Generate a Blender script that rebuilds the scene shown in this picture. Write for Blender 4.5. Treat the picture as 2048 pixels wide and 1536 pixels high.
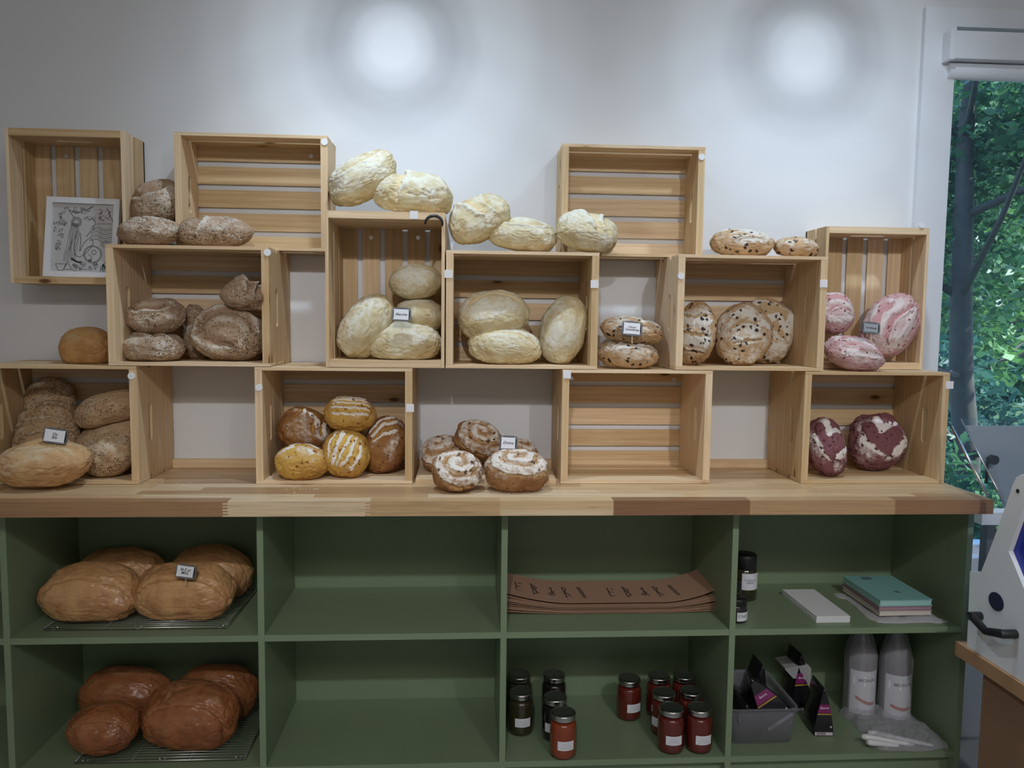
import bpy, bmesh, math, random
import numpy as np
from mathutils import Vector, Matrix
from mathutils.bvhtree import BVHTree
random.seed(7)
for o in list(bpy.data.objects): bpy.data.objects.remove(o)
SC = bpy.context.scene
COL = SC.collection
PI = math.pi

# ------------------------------------------------------------------ camera
F, YAW, PITCH, ROLL = 1538.0, math.radians(3.50), math.radians(4.618), math.radians(.677)
CAM = Vector((0, -2.31, 1.33))
_r = Vector((math.cos(YAW), -math.sin(YAW), 0))
_w = Vector((math.sin(YAW)*math.cos(PITCH), math.cos(YAW)*math.cos(PITCH), -math.sin(PITCH)))
_u = _r.cross(_w)
RT = math.cos(ROLL)*_r + math.sin(ROLL)*_u
UP = -math.sin(ROLL)*_r + math.cos(ROLL)*_u
cd = bpy.data.cameras.new('camera'); cd.sensor_width = 36; cd.lens = 36*F/2048; cd.clip_start = .02
cam = bpy.data.objects.new('camera', cd); COL.objects.link(cam)
cam.matrix_world = Matrix(((RT.x, UP.x, -_w.x, CAM.x), (RT.y, UP.y, -_w.y, CAM.y), (RT.z, UP.z, -_w.z, CAM.z), (0, 0, 0, 1)))
SC.camera = cam
def ray(px, py): return (px-1024)/F*RT - (py-768)/F*UP + _w
def PY(px, py, Y=0.0):                  # where the sight line meets the plane y = Y
    d = ray(px, py); return CAM + d*((Y-CAM.y)/d.y)
def PZ(px, py, Z):
    d = ray(px, py); return CAM + d*((Z-CAM.z)/d.z)
def PX(px, py, X):
    d = ray(px, py); return CAM + d*((X-CAM.x)/d.x)

# ------------------------------------------------------------------ world, lights, exposure
SC.view_settings.view_transform = 'Standard'; SC.view_settings.look = 'None'
SC.view_settings.gamma = 1; SC.view_settings.use_curve_mapping = False
SC.view_settings.exposure = 0.0
W = bpy.data.worlds.new('world'); SC.world = W; W.use_nodes = True
nt = W.node_tree; nt.nodes.clear()
out = nt.nodes.new('ShaderNodeOutputWorld'); bg = nt.nodes.new('ShaderNodeBackground')
tc = nt.nodes.new('ShaderNodeTexCoord'); sp = nt.nodes.new('ShaderNodeSeparateXYZ'); cr = nt.nodes.new('ShaderNodeValToRGB')
cr.color_ramp.elements[0].position = .0; cr.color_ramp.elements[0].color = (.55, .70, .95, 1)
cr.color_ramp.elements[1].position = .7; cr.color_ramp.elements[1].color = (.22, .40, .80, 1)
nt.links.new(tc.outputs['Generated'], sp.inputs[0]); nt.links.new(sp.outputs[2], cr.inputs[0])
nt.links.new(cr.outputs[0], bg.inputs[0]); bg.inputs[1].default_value = 3.4; nt.links.new(bg.outputs[0], out.inputs[0])
sd = bpy.data.lights.new('sun', 'SUN'); sd.energy = 12; sd.angle = .02; sd.color = (1, .96, .88)
sun = bpy.data.objects.new('sun', sd); COL.objects.link(sun); sun.rotation_euler = (math.radians(15), math.radians(45), 0)

def spot(name, loc, target, watt, color, prof, size=.035, half=62):
    """ceiling spot whose reflector gives a bright core, a dim ring and a wide soft flood"""
    L = bpy.data.lights.new(name, 'SPOT'); L.energy = watt; L.color = color; L.spot_size = math.radians(2*half); L.spot_blend = .6
    L.shadow_soft_size = size; L.use_nodes = True
    t = L.node_tree; t.nodes.clear()
    o = t.nodes.new('ShaderNodeOutputLight'); e = t.nodes.new('ShaderNodeEmission')
    c = t.nodes.new('ShaderNodeTexCoord'); s = t.nodes.new('ShaderNodeSeparateXYZ'); ab = t.nodes.new('ShaderNodeMath'); ab.operation = 'ABSOLUTE'
    ac = t.nodes.new('ShaderNodeMath'); ac.operation = 'ARCCOSINE'
    dv = t.nodes.new('ShaderNodeMath'); dv.operation = 'DIVIDE'; dv.inputs[1].default_value = math.radians(half)
    r = t.nodes.new('ShaderNodeValToRGB'); r.color_ramp.interpolation = 'EASE'
    els = r.color_ramp.elements
    while len(els) > 1: els.remove(els[-1])
    for i, (a, v) in enumerate(prof):
        el = els[0] if i == 0 else els.new(a/half)
        el.position = a/half; el.color = (v, v, v, 1)
    t.links.new(c.outputs['Normal'], s.inputs[0]); t.links.new(s.outputs[2], ab.inputs[0]); t.links.new(ab.outputs[0], ac.inputs[0])
    t.links.new(ac.outputs[0], dv.inputs[0]); t.links.new(dv.outputs[0], r.inputs[0]); t.links.new(r.outputs[0], e.inputs[1]); t.links.new(e.outputs[0], o.inputs[0])
    ob = bpy.data.objects.new(name, L); COL.objects.link(ob); ob.location = loc
    ob.rotation_euler = (Vector(target)-Vector(loc)).to_track_quat('-Z', 'Y').to_euler()
    return ob
FLOOD = [(0, 1), (9, .92), (13, .62), (17, .34), (22, .22), (30, .18), (42, .12), (55, .05), (62, 0)]
CORE = [(0, 1), (1, .95), (1.8, .55), (2.6, .10), (3.3, 0), (4.1, .22), (5.2, .54), (6.8, .54), (8.8, .30), (11.5, .10), (15, .02), (20, 0)]
DOWN = [(0, 1), (20, 1), (30, .95), (36, .74), (42, .46), (50, .22), (58, .09), (66, .02), (75, 0)]
for nm, px, py, k in (('', 785, 92, 158), ('.001', 1612, 108, 132)):
    t = PY(px, py, 0); src = (t.x, -3.05, 2.60)
    spot('ceiling_flood'+nm, src, (t.x, 0, .86), 94, (.94, .95, 1.0), FLOOD, .035)
    spot('ceiling_spot'+nm, (src[0], src[1]+.05, src[2]), t, k, (.78, .90, 1.0), CORE, .01, 20)
    spot('wall_downlight'+nm, (t.x, -.56, 2.62), (t.x, -.50, 0), 44, (.65, .81, 1.0), DOWN, .03, 75)
def area(name, loc, rot, sx, sy, watt, color):
    L = bpy.data.lights.new(name, 'AREA'); L.shape = 'RECTANGLE'; L.size = sx; L.size_y = sy; L.energy = watt; L.color = color
    ob = bpy.data.objects.new(name, L); COL.objects.link(ob); ob.location = loc; ob.rotation_euler = rot; return ob
area('added_fill_light', (.4, -3.5, 2.66), (0, 0, 0), 3.2, .8, 33, (1, .93, .84))  # unseen area lamp behind the camera, added as soft ambient fill

# ------------------------------------------------------------------ helpers
def link(o, parent=None):
    COL.objects.link(o)
    if parent is not None: o.parent = parent
    return o
def tag(o, label=None, cat=None, group=None, kind=None):
    if label: o['label'] = label
    if cat: o['category'] = cat
    if group: o['group'] = group
    if kind: o['kind'] = kind
    return o
def thing(name, label, cat, loc=(0, 0, 0), group=None, rz=0):
    o = bpy.data.objects.new(name, None); o.location = loc; o.rotation_euler = (0, 0, rz); o.empty_display_size = .02
    link(o); return tag(o, label, cat, group)
def frac(a): return a-math.floor(a)
class MB:
    """mesh collector; writes metric UVs along each piece's long side and a tone value per piece"""
    def __init__(s): s.v = []; s.f = []; s.uv = []; s.t = []; s.sm = []
    def quad(s, pts, uvs, tone, smooth=False):
        n = len(s.v); s.v += [tuple(p) for p in pts]; s.f.append(tuple(range(n, n+len(pts)))); s.uv += uvs; s.t += [tone]*len(pts); s.sm.append(smooth)
    def box(s, a, b, tone=None, grain=None):
        a = [min(a[i], b[i]) for i in range(3)]+[0]; b2 = [max(x, y) for x, y in zip(a[:3], b)]; b = b2
        tone = random.random() if tone is None else tone
        d = [b[i]-a[i] for i in range(3)]
        g = grain if grain is not None else d.index(max(d))
        ou, ov = random.random()*20, random.random()*20
        X = lambda i, j, k: (b[0] if i else a[0], b[1] if j else a[1], b[2] if k else a[2])
        for ax, q in ((0, [(0,0,0),(0,0,1),(0,1,1),(0,1,0)]), (0, [(1,0,0),(1,1,0),(1,1,1),(1,0,1)]), (1, [(0,0,0),(1,0,0),(1,0,1),(0,0,1)]),
                      (1, [(0,1,0),(0,1,1),(1,1,1),(1,1,0)]), (2, [(0,0,0),(0,1,0),(1,1,0),(1,0,0)]), (2, [(0,0,1),(1,0,1),(1,1,1),(0,1,1)])):
            P = [X(*c) for c in q]
            ua = g if g != ax else (ax+1) % 3
            va = [i for i in range(3) if i not in (ua, ax)][0]
            s.quad(P, [(p[ua]+ou, p[va]+ov+ax*.37) for p in P], tone)
    def prism(s, poly, axis, c0, c1, tone=.5, smooth=False):
        """poly: 2D points in the two other axes (in order), extruded along axis"""
        def P(p, c):
            r = list(p); r.insert(axis, c); return tuple(r)
        n = len(poly); k = len(s.v)
        s.v += [P(p, c0) for p in poly]+[P(p, c1) for p in poly]
        fs = [tuple(range(k, k+n)), tuple(range(k+2*n-1, k+n-1, -1))]+[(k+i, k+(i+1) % n, k+n+(i+1) % n, k+n+i) for i in range(n)]
        for j, f in enumerate(fs):
            s.f.append(f); s.uv += [(s.v[i][0]+s.v[i][1], s.v[i][2]) for i in f]; s.t += [tone]*len(f); s.sm.append(smooth and j > 1)
    def lathe(s, prof, c=(0, 0, 0), n=28, tone=.5, smooth=True, close=False):
        k = len(s.v)
        for (r, z) in prof:
            for i in range(n): s.v.append((c[0]+r*math.cos(2*PI*i/n), c[1]+r*math.sin(2*PI*i/n), c[2]+z))
        m = len(prof)
        for j in range(m-1):
            for i in range(n):
                f = (k+j*n+i, k+j*n+(i+1) % n, k+(j+1)*n+(i+1) % n, k+(j+1)*n+i)
                s.f.append(f); s.uv += [(i/n, j/m), ((i+1)/n, j/m), ((i+1)/n, (j+1)/m), (i/n, (j+1)/m)]; s.t += [tone]*4; s.sm.append(smooth)
    def tube(s, pts, r, n=8, tone=.5, caps=True):
        pts = [Vector(p) for p in pts]; k = len(s.v)
        rr = r if isinstance(r, (list, tuple)) else [r]*len(pts)
        up = Vector((0, 0, 1))
        for i, p in enumerate(pts):
            d = (pts[min(i+1, len(pts)-1)]-pts[max(i-1, 0)]).normalized()
            a = d.cross(up)
            if a.length < .1: a = d.cross(Vector((0, 1, 0)))
            a.normalize(); b = d.cross(a)
            for j in range(n): s.v.append(tuple(p+rr[i]*(math.cos(2*PI*j/n)*a+math.sin(2*PI*j/n)*b)))
        fs = []
        for i in range(len(pts)-1):
            for j in range(n): fs.append((k+i*n+j, k+i*n+(j+1) % n, k+(i+1)*n+(j+1) % n, k+(i+1)*n+j))
        if caps: fs += [tuple(range(k+n-1, k-1, -1)), tuple(range(k+(len(pts)-1)*n, k+len(pts)*n))]
        for f in fs: s.f.append(f); s.uv += [(s.v[i][0], s.v[i][2]) for i in f]; s.t += [tone]*len(f); s.sm.append(len(f) == 4)
    def build(s, name, mat, parent=None, bevel=0, loc=None):
        me = bpy.data.meshes.new(name); me.from_pydata(s.v, [], s.f)
        uv = me.uv_layers.new(name='UVMap'); uv.data.foreach_set('uv', [c for u in s.uv for c in u])
        at = me.attributes.new('tone', 'FLOAT', 'CORNER'); at.data.foreach_set('value', s.t)
        me.polygons.foreach_set('use_smooth', s.sm); me.update()
        me.materials.append(mat)
        o = bpy.data.objects.new(name, me)
        if loc is not None: o.location = loc
        link(o, parent)
        if bevel:
            b = o.modifiers.new('bevel', 'BEVEL'); b.width = bevel; b.segments = 2; b.limit_method = 'ANGLE'
        return o
def struct(o): o['kind'] = 'structure'; return o

# node helper -------------------------------------------------------
class M:
    def __init__(s, name, rough=.6, metal=0, coat=0, spec=.5):
        s.m = bpy.data.materials.new(name); s.m.use_nodes = True; s.t = s.m.node_tree; s.b = s.t.nodes['Principled BSDF']
        s.b.inputs['Roughness'].default_value = rough; s.b.inputs['Metallic'].default_value = metal; s.b.inputs['Coat Weight'].default_value = coat
        s.b.inputs['Specular IOR Level'].default_value = spec
    def n(s, ty, **kw):
        x = s.t.nodes.new(ty)
        for k, v in kw.items(): setattr(x, k, v)
        return x
    def l(s, a, b): s.t.links.new(a, b)
    def val(s, v, inp):
        if hasattr(v, 'default_value') or hasattr(v, 'is_output'): s.l(v, inp)
        else: inp.default_value = v
    def math(s, op, a, b=0.0, c=None, clamp=False):
        x = s.n('ShaderNodeMath', operation=op); x.use_clamp = clamp; s.val(a, x.inputs[0]); s.val(b, x.inputs[1])
        if c is not None: s.val(c, x.inputs[2])
        return x.outputs[0]
    def mix(s, f, a, b):
        x = s.n('ShaderNodeMix', data_type='RGBA'); s.val(f, x.inputs[0])
        for v, i in ((a, 6), (b, 7)):
            if isinstance(v, tuple): x.inputs[i].default_value = (*v[:3], 1)
            else: s.l(v, x.inputs[i])
        return x.outputs[2]
    def ramp(s, f, p0, p1, v0=0., v1=1.):
        x = s.n('ShaderNodeMapRange'); x.interpolation_type = 'SMOOTHSTEP'; s.val(f, x.inputs[0])
        for i, v in zip((1, 2, 3, 4), (p0, p1, v0, v1)): x.inputs[i].default_value = v
        return x.outputs[0]
    def noise(s, scale, vec=None, detail=3, rough=.55, dist=0):
        x = s.n('ShaderNodeTexNoise'); x.inputs['Scale'].default_value = scale; x.inputs['Detail'].default_value = detail; x.inputs['Roughness'].default_value = rough
        x.inputs['Distortion'].default_value = dist
        if vec is not None: s.l(vec, x.inputs['Vector'])
        return x.outputs['Fac']
    def voro(s, scale, vec=None, feature='F1', rnd=1.0):
        x = s.n('ShaderNodeTexVoronoi', feature=feature); x.inputs['Scale'].default_value = scale; x.inputs['Randomness'].default_value = rnd
        if vec is not None: s.l(vec, x.inputs['Vector'])
        return x
    def obj(s): return s.n('ShaderNodeTexCoord').outputs['Object']
    def uv(s): return s.n('ShaderNodeTexCoord').outputs['UV']
    def attr(s, name): return s.n('ShaderNodeAttribute', attribute_name=name).outputs['Fac']
    def mapv(s, vec, scale=(1, 1, 1), loc=(0, 0, 0)):
        x = s.n('ShaderNodeMapping'); s.l(vec, x.inputs[0]); x.inputs['Scale'].default_value = scale; x.inputs['Location'].default_value = loc; return x.outputs[0]
    def bump(s, h, strength=.3, dist=.002, prev=None):
        x = s.n('ShaderNodeBump'); x.inputs['Strength'].default_value = strength; x.inputs['Distance'].default_value = dist; s.l(h, x.inputs['Height'])
        if prev is not None: s.l(prev, x.inputs['Normal'])
        s.l(x.outputs[0], s.b.inputs['Normal']); return x.outputs[0]
    def color(s, c):
        if isinstance(c, tuple): s.b.inputs['Base Color'].default_value = (*c[:3], 1)
        else: s.l(c, s.b.inputs['Base Color'])
        return s
def plain(name, c, rough=.6, metal=0, coat=0, spec=.5): return M(name, rough, metal, coat, spec).color(c).m
def glassy(name, c=(1, 1, 1), clear=.85, rough=.04, body=None):
    m = bpy.data.materials.new(name); m.use_nodes = True; t = m.node_tree; t.nodes.clear()
    o = t.nodes.new('ShaderNodeOutputMaterial'); mx = t.nodes.new('ShaderNodeMixShader'); tr = t.nodes.new('ShaderNodeBsdfTransparent')
    pb = t.nodes.new('ShaderNodeBsdfPrincipled'); pb.inputs['Roughness'].default_value = rough; pb.inputs['Base Color'].default_value = (*(body or c), 1)
    tr.inputs[0].default_value = (*[min(1, x*.98) for x in c], 1)
    fr = t.nodes.new('ShaderNodeFresnel'); fr.inputs[0].default_value = 1.45
    mt = t.nodes.new('ShaderNodeMath'); mt.operation = 'MULTIPLY_ADD'; mt.inputs[1].default_value = clear; mt.inputs[2].default_value = 1-clear; mt.use_clamp = True
    ge = t.nodes.new('ShaderNodeNewGeometry'); iv = t.nodes.new('ShaderNodeMath'); iv.operation = 'SUBTRACT'; iv.inputs[0].default_value = 1
    mu = t.nodes.new('ShaderNodeMath'); mu.operation = 'MULTIPLY'; t.links.new(ge.outputs['Backfacing'], iv.inputs[1]); t.links.new(fr.outputs[0], mu.inputs[0]); t.links.new(iv.outputs[0], mu.inputs[1])
    t.links.new(mu.outputs[0], mt.inputs[0]); t.links.new(mt.outputs[0], mx.inputs[0]); t.links.new(tr.outputs[0], mx.inputs[1]); t.links.new(pb.outputs[0], mx.inputs[2])
    t.links.new(mx.outputs[0], o.inputs[0]); return m

# ------------------------------------------------------------------ materials
def pine():
    a = M('pine_wood', .55, spec=.35); uv = a.uv(); tone = a.attr('tone')
    g = a.noise(1, a.mapv(uv, (2.2, 46, 1)), 4, .6, 1.3)
    g2 = a.noise(1, a.mapv(uv, (7, 190, 1)), 3, .6, .4)
    w = a.n('ShaderNodeTexWave', wave_type='BANDS', bands_direction='Y'); a.l(a.mapv(uv, (1.1, 16, 1)), w.inputs['Vector'])
    w.inputs['Scale'].default_value = 1.1; w.inputs['Distortion'].default_value = 5.5; w.inputs['Detail'].default_value = 2; w.inputs['Detail Scale'].default_value = .9
    c = a.mix(a.ramp(g, .3, .75), (.80, .61, .375), (.67, .46, .245))
    c = a.mix(a.math('MULTIPLY', a.ramp(w.outputs['Fac'], .35, .95), .34), c, (.60, .39, .20))
    c = a.mix(a.math('MULTIPLY', a.ramp(g2, .45, .75), .28), c, (.50, .30, .15))
    vo = a.voro(1, a.mapv(uv, (6, 15, 1)))
    sel = a.n('ShaderNodeSeparateColor'); a.l(vo.outputs['Color'], sel.inputs[0])
    pick = a.math('GREATER_THAN', sel.outputs[0], .74)
    kn = a.math('MULTIPLY', a.ramp(vo.outputs['Distance'], .05, .14, 1, 0), pick)
    halo = a.math('MULTIPLY', a.ramp(vo.outputs['Distance'], .1, .42, .45, 0), pick)
    c = a.mix(halo, c, (.52, .29, .12)); c = a.mix(kn, c, (.16, .07, .03))
    h = a.n('ShaderNodeHueSaturation'); a.l(c, h.inputs['Color']); a.l(a.ramp(tone, 0, 1, .84, 1.1), h.inputs['Value']); a.l(a.ramp(tone, 0, 1, 1.08, .88), h.inputs['Saturation'])
    a.color(h.outputs[0]); a.bump(g2, .12, .001); return a.m
def butcher():
    a = M('butcher_block', .38, spec=.45); uv = a.uv(); tone = a.attr('tone')
    r = a.n('ShaderNodeValToRGB'); a.l(tone, r.inputs[0]); e = r.color_ramp.elements
    e[0].color = (.22, .11, .055, 1); e[1].color = (.74, .58, .38, 1)
    for p, c in ((.3, (.38, .22, .11, 1)), (.6, (.56, .37, .19, 1)), (.8, (.66, .47, .26, 1))):
        x = e.new(p); x.color = c
    g = a.noise(1, a.mapv(uv, (4, 90, 1)), 4, .65, .8)
    c = a.mix(a.math('MULTIPLY', a.ramp(g, .4, .8), .45), r.outputs[0], (.14, .06, .025))
    a.color(c); a.bump(g, .08, .001); return a.m
def wallm():
    a = M('white_wall_paint', .55, spec=.3); a.color((.72, .73, .745)); a.bump(a.noise(260, a.obj(), 2), .10, .0012); return a.m
def green():
    a = M('sage_green_paint', .38, spec=.45); o = a.obj(); n = a.noise(5, o, 4)
    a.color(a.mix(n, (.185, .25, .15), (.23, .305, .185))); a.bump(a.noise(160, o, 2), .06, .001); return a.m
PINE, BUTCH, WALL, GREEN = pine(), butcher(), wallm(), green()
TRIM = plain('white_trim_paint', (.74, .76, .80), .4)
FELT = plain('white_felt', (.80, .80, .80), .8)
STEEL = plain('brushed_steel', (.62, .62, .62), .28, 1)
LIDM = plain('jar_lid_metal', (.52, .52, .50), .25, 1)
BLACK = plain('black_plastic', (.012, .012, .014), .4)
WHITE = plain('white_card', (.80, .80, .82), .6)
INK = plain('black_ink', (.015, .015, .02), .7)
STICK = plain('bamboo_stick', (.62, .44, .24), .6)
GLASS = glassy('clear_glass', (1, 1, 1), 1.0, .03, (0, 0, 0))
# ------------------------------------------------------------------ the room
def sbox(name, a, b, mat, parent=None, bevel=0):
    m = MB(); m.box(a, b); return m.build(name, mat, parent, bevel)
Wx0 = PY(1885, 400, 0).x; Wz1 = PY(1990, 58, 0).z; Wz0 = .60; Wx1 = Wx0+1.35
X0, X1, YB, ZC = -2.7, 3.3, -4.6, 2.7
m = MB()
m.box((X0, 0, 0), (Wx0, .14, ZC)); m.box((Wx1, 0, 0), (X1, .14, ZC)); m.box((Wx0, 0, Wz1), (Wx1, .14, ZC)); m.box((Wx0, 0, 0), (Wx1, .14, Wz0))
struct(m.build('wall_back', WALL))
fm = M('grey_floor_tile', .5); v = fm.n('ShaderNodeTexBrick'); fm.l(fm.obj(), v.inputs[0]); v.inputs['Scale'].default_value = 1
for i, c in ((1, (.30, .28, .26)), (2, (.34, .32, .30)), (3, (.2, .2, .2))): v.inputs[i].default_value = (*c, 1)
fm.color(v.outputs[0])
struct(sbox('floor', (X0-.1, YB-.1, -.1), (X1+.1, .14, 0), fm.m))
struct(sbox('ceiling', (X0-.1, YB-.1, ZC), (X1+.1, .14, ZC+.1), WALL))
struct(sbox('wall_left', (X0-.1, YB, 0), (X0, .14, ZC), WALL))
struct(sbox('wall_right', (X1, YB, 0), (X1+.1, .14, ZC), WALL))
struct(sbox('wall_front', (X0-.1, YB-.1, 0), (X1+.1, YB, ZC), WALL))
# low timber batten along the wall behind the worktop
m = MB(); m.box((-2.2, -.018, .8905), (1.27, 0, .915), .55)
struct(m.build('trim_1', PINE))
# window: casing, frame, glass, cassette blind
cxa = PY(1851, 60, -.02).x; cza = PY(1852, 12, -.02).z
win = struct(bpy.data.objects.new('window_1', None)); link(win); win.location = (Wx0, 0, Wz0)
def wbox(name, a, b, mat, bev=0):
    o = sbox(name, a, b, mat, win, bev); o.matrix_parent_inverse = Matrix.Translation(-win.location); return o
m = MB(); e = .018
m.box((cxa, -e, Wz0-.07), (Wx0+.004, 0, cza)); m.box((Wx1-.004, -e, Wz0-.07), (Wx1+.06, 0, cza)); m.box((Wx0+.004, -e, Wz1-.004), (Wx1-.004, 0, cza)); m.box((Wx0+.004, -e, Wz0-.07), (Wx1-.004, 0, Wz0))
o = m.build('window_casing', TRIM, win, .002); o.matrix_parent_inverse = Matrix.Translation(-win.location)
m = MB(); t = .03
for q in (((Wx0, .03, Wz0), (Wx0+t*.4, .09, Wz1)), ((Wx1-t, .03, Wz0), (Wx1, .09, Wz1)), ((Wx0, .03, Wz0), (Wx1, .09, Wz0+t)), ((Wx0, .03, Wz1-t), (Wx1, .09, Wz1))): m.box(*q)
o = m.build('window_frame', TRIM, win, .002); o.matrix_parent_inverse = Matrix.Translation(-win.location)
PANE = glassy('window_glass', (.84, .94, .98), .97, .02, (.3, .45, .6))  # faint blue body colour imitates a hazy reflection on the pane
wbox('pane', (Wx0+.01, .055, Wz0+.02), (Wx1-.02, .061, Wz1-.02), PANE)
bl = thing('roller_blind', 'white roller blind rolled up in a cassette at the top of the window', 'blind', (Wx0+.6, -.03, Wz1-.05))
def bbox_(name, m, mat=TRIM, bev=0):
    o = m.build(name, mat, bl, bev); o.matrix_parent_inverse = Matrix.Translation(-bl.location); return o
p1 = PY(1912, 62, -.055); p2 = PY(1912, 116, -.055); p3 = PY(1912, 158, -.02)
m = MB(); m.box((p1.x, -.055, p2.z), (Wx1-.02, .02, p1.z+.002)); bbox_('cassette', m, TRIM, .004)
m = MB(); m.box((p1.x-.016, -.058, p2.z-.004), (p1.x-.001, .024, p1.z+.004)); bbox_('end_cap', m, TRIM, .006)
m = MB(); m.tube([(p1.x+.004, -.012, (p2.z+p3.z)/2), (Wx1-.03, -.012, (p2.z+p3.z)/2)], (p2.z-p3.z)*.5, 28); bbox_('rolled_fabric', m, plain('blind_fabric', (.74, .77, .82), .8))
m = MB(); m.tube([(p1.x-.008, -.012, p2.z-.005), (p1.x-.006, -.012, p3.z-.005)], .006, 8); m.tube([(p1.x-.014, -.014, p2.z), (p1.x-.018, -.014, p3.z)], .002, 6); bbox_('bracket', m)

# ------------------------------------------------------------------ outside
def leafm(name, c1, c2):
    a = M(name, .45, spec=.5); r = a.attr('tone'); c = a.mix(r, c1, c2); a.color(c)
    tl = a.n('ShaderNodeBsdfTranslucent'); a.l(c, tl.inputs[0]); mx = a.n('ShaderNodeMixShader'); mx.inputs[0].default_value = .4
    a.l(a.b.outputs[0], mx.inputs[1]); a.l(tl.outputs[0], mx.inputs[2]); a.l(mx.outputs[0], a.t.nodes['Material Output'].inputs[0]); return a.m
LEAF = [leafm('leaf_dark', (.03, .10, .05), (.10, .22, .08)), leafm('leaf_mid', (.06, .16, .05), (.20, .36, .10)), leafm('leaf_blue_green', (.03, .11, .08), (.09, .20, .14))]
BARK = M('bark', .9); BARK.color(BARK.mix(BARK.noise(30, BARK.obj()), (.03, .025, .02), (.10, .08, .06))); BARK = BARK.m
GR = M('grass', .9); GR.color(GR.mix(GR.noise(4, GR.obj()), (.03, .07, .02), (.09, .14, .04)))
struct(sbox('ground_outside', (-6, .16, -.3), (14, 16, -.12), GR.m))
rng = np.random.default_rng(5)
def tree(name, label, cat, base, h, crown, n, li, lean=.1, lsz=.05, trunk=True):
    root = thing(name, label, cat, base, 'trees and shrubs outside the window')
    B = Vector(base)
    m = MB(); pts = []
    if trunk:
        pts = [Vector((lean*(k/8)**1.5*h*.6+.03*math.sin(k), .02*math.cos(2*k), h*k/8)) for k in range(9)]
        m.tube(pts, [.075*(1-.085*k) for k in range(9)], 10)
        brs = []
        for k in range(14):
            p = pts[2+k % 6]; a = random.random()*2*PI; L = h*(.18+.2*random.random())
            q = p+Vector((math.cos(a)*L, math.sin(a)*L, L*(.3+.5*random.random()))); mid = (p+q)/2+Vector((0, 0, -.06))
            m.tube([p, mid, q], [.022, .014, .005], 6); brs.append(q)
        m.build('trunk', BARK, root)
    n = int(n); cx, cy, cz, ra, rb, rc = crown
    P = rng.normal(size=(n, 3)); P /= np.linalg.norm(P, axis=1)[:, None]; P *= rng.random(n)[:, None]**.4
    K = rng.normal(size=(26, 3))*.55; near = K[rng.integers(0, 26, n)]; P = P*.42+near*.75
    P = P*np.array([ra, rb, rc])+np.array([cx, cy, cz]); P[:, 2] = np.maximum(P[:, 2], .02)
    A = rng.normal(size=(n, 3)); A[:, 2] *= .6; A /= np.linalg.norm(A, axis=1)[:, None]
    Bv = np.cross(A, rng.normal(size=(n, 3))); Bv /= np.linalg.norm(Bv, axis=1)[:, None]
    s = (lsz*(.5+rng.random(n)))[:, None]
    C = np.cross(A, Bv)*s*.12
    V = np.stack([P-A*s, P+Bv*s*.42+C, P+A*s, P-Bv*s*.42+C], 1).reshape(-1, 3)
    me = bpy.data.meshes.new('foliage'); me.vertices.add(4*n); me.vertices.foreach_set('co', V.ravel().astype(np.float32))
    me.loops.add(4*n); me.loops.foreach_set('vertex_index', np.arange(4*n, dtype=np.int32))
    me.polygons.add(n); me.polygons.foreach_set('loop_start', np.arange(0, 4*n, 4, dtype=np.int32))
    me.update(calc_edges=True); at = me.attributes.new('tone', 'FLOAT', 'POINT'); at.data.foreach_set('value', np.repeat(rng.random(n), 4).astype(np.float32))
    me.materials.append(LEAF[li]); link(bpy.data.objects.new('foliage', me), root)
    return root
G = -.12
tree('leafy_tree', 'dark leafy tree nearest the window with a slanting trunk', 'tree', (2.55, 1.45, G), 3.2, (.1, .0, 2.35, .62, .5, .95), 6500, 0, -.05, .036)
tree('leafy_tree', 'bright green broadleaf tree seen left in the window pane', 'tree', (3.75, 3.4, G), 4.2, (.0, 0, 2.5, .95, .8, 1.7), 9000, 1, .15, .05)
tree('conifer_tree', 'blue green tree with feathery branches right in the window', 'tree', (5.5, 5.9, G), 5.2, (0, 0, 2.9, 1.6, 1.0, 2.3), 9000, 2, -.1, .07)
tree('leafy_tree', 'tall dark tree far behind, between the other trees', 'tree', (7.2, 9.0, G), 6.5, (0, 0, 3.6, 2.4, 1.2, 2.9), 6500, 0, .05, .11)
tree('garden_shrub', 'low dark green shrub under the trees close to the glass', 'shrub', (2.0, .72, G), 1, (0, 0, .5, .5, .28, .5), 5000, 0, 0, .03, False)
tree('garden_shrub', 'mid green shrub behind the slicer, further from the glass', 'shrub', (3.15, 2.65, G), 1, (0, 0, .75, .8, .4, .7), 6000, 2, 0, .045, False)
tree('garden_hedge', 'long dark hedge at the far end of the garden, behind all the trees', 'hedge', (8.5, 12.0, G), 1, (0, 0, 1.3, 6.0, .6, 1.6), 12000, 0, 0, .13, False)

# ------------------------------------------------------------------ worktop
WT = .8905; WF = -.45; wx1 = PZ(1992, 1001, WT).x
wt = thing('worktop', 'long striped butcher block worktop on top of the green shelf unit', 'worktop', (0, -.22, WT))
m = MB(); zt = WT; zb = WT-.037; rnd = random.Random(3)
y = WF
front = [(0, 450, .28, 0), (450, 735, .97, 1), (735, 1000, .62, 1), (1000, 1227, .80, 0), (1227, 1500, .10, 0), (1500, 1790, .5, 0), (1790, 1996, .2, 0)]
for (a, b, tn, fj) in front:
    xa = PY(a, 1015, WF).x if a > 0 else -2.1; xb = PY(b, 1015, WF).x if b < 1990 else wx1
    for k in range(10):
        z0 = zb+(zt-zb)*k/10; z1 = zb+(zt-zb)*(k+1)/10
        da = (.006 if k % 2 else -.006) if a in (450, 735) else 0; db = (.006 if k % 2 else -.006) if b in (450, 735) else 0
        tt = tn if a != 1000 or k > 3 else .95
        m.box((xa+da, WF, z0), (xb+db, WF+.04, z1), tt, 0)
y = WF+.04
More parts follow.
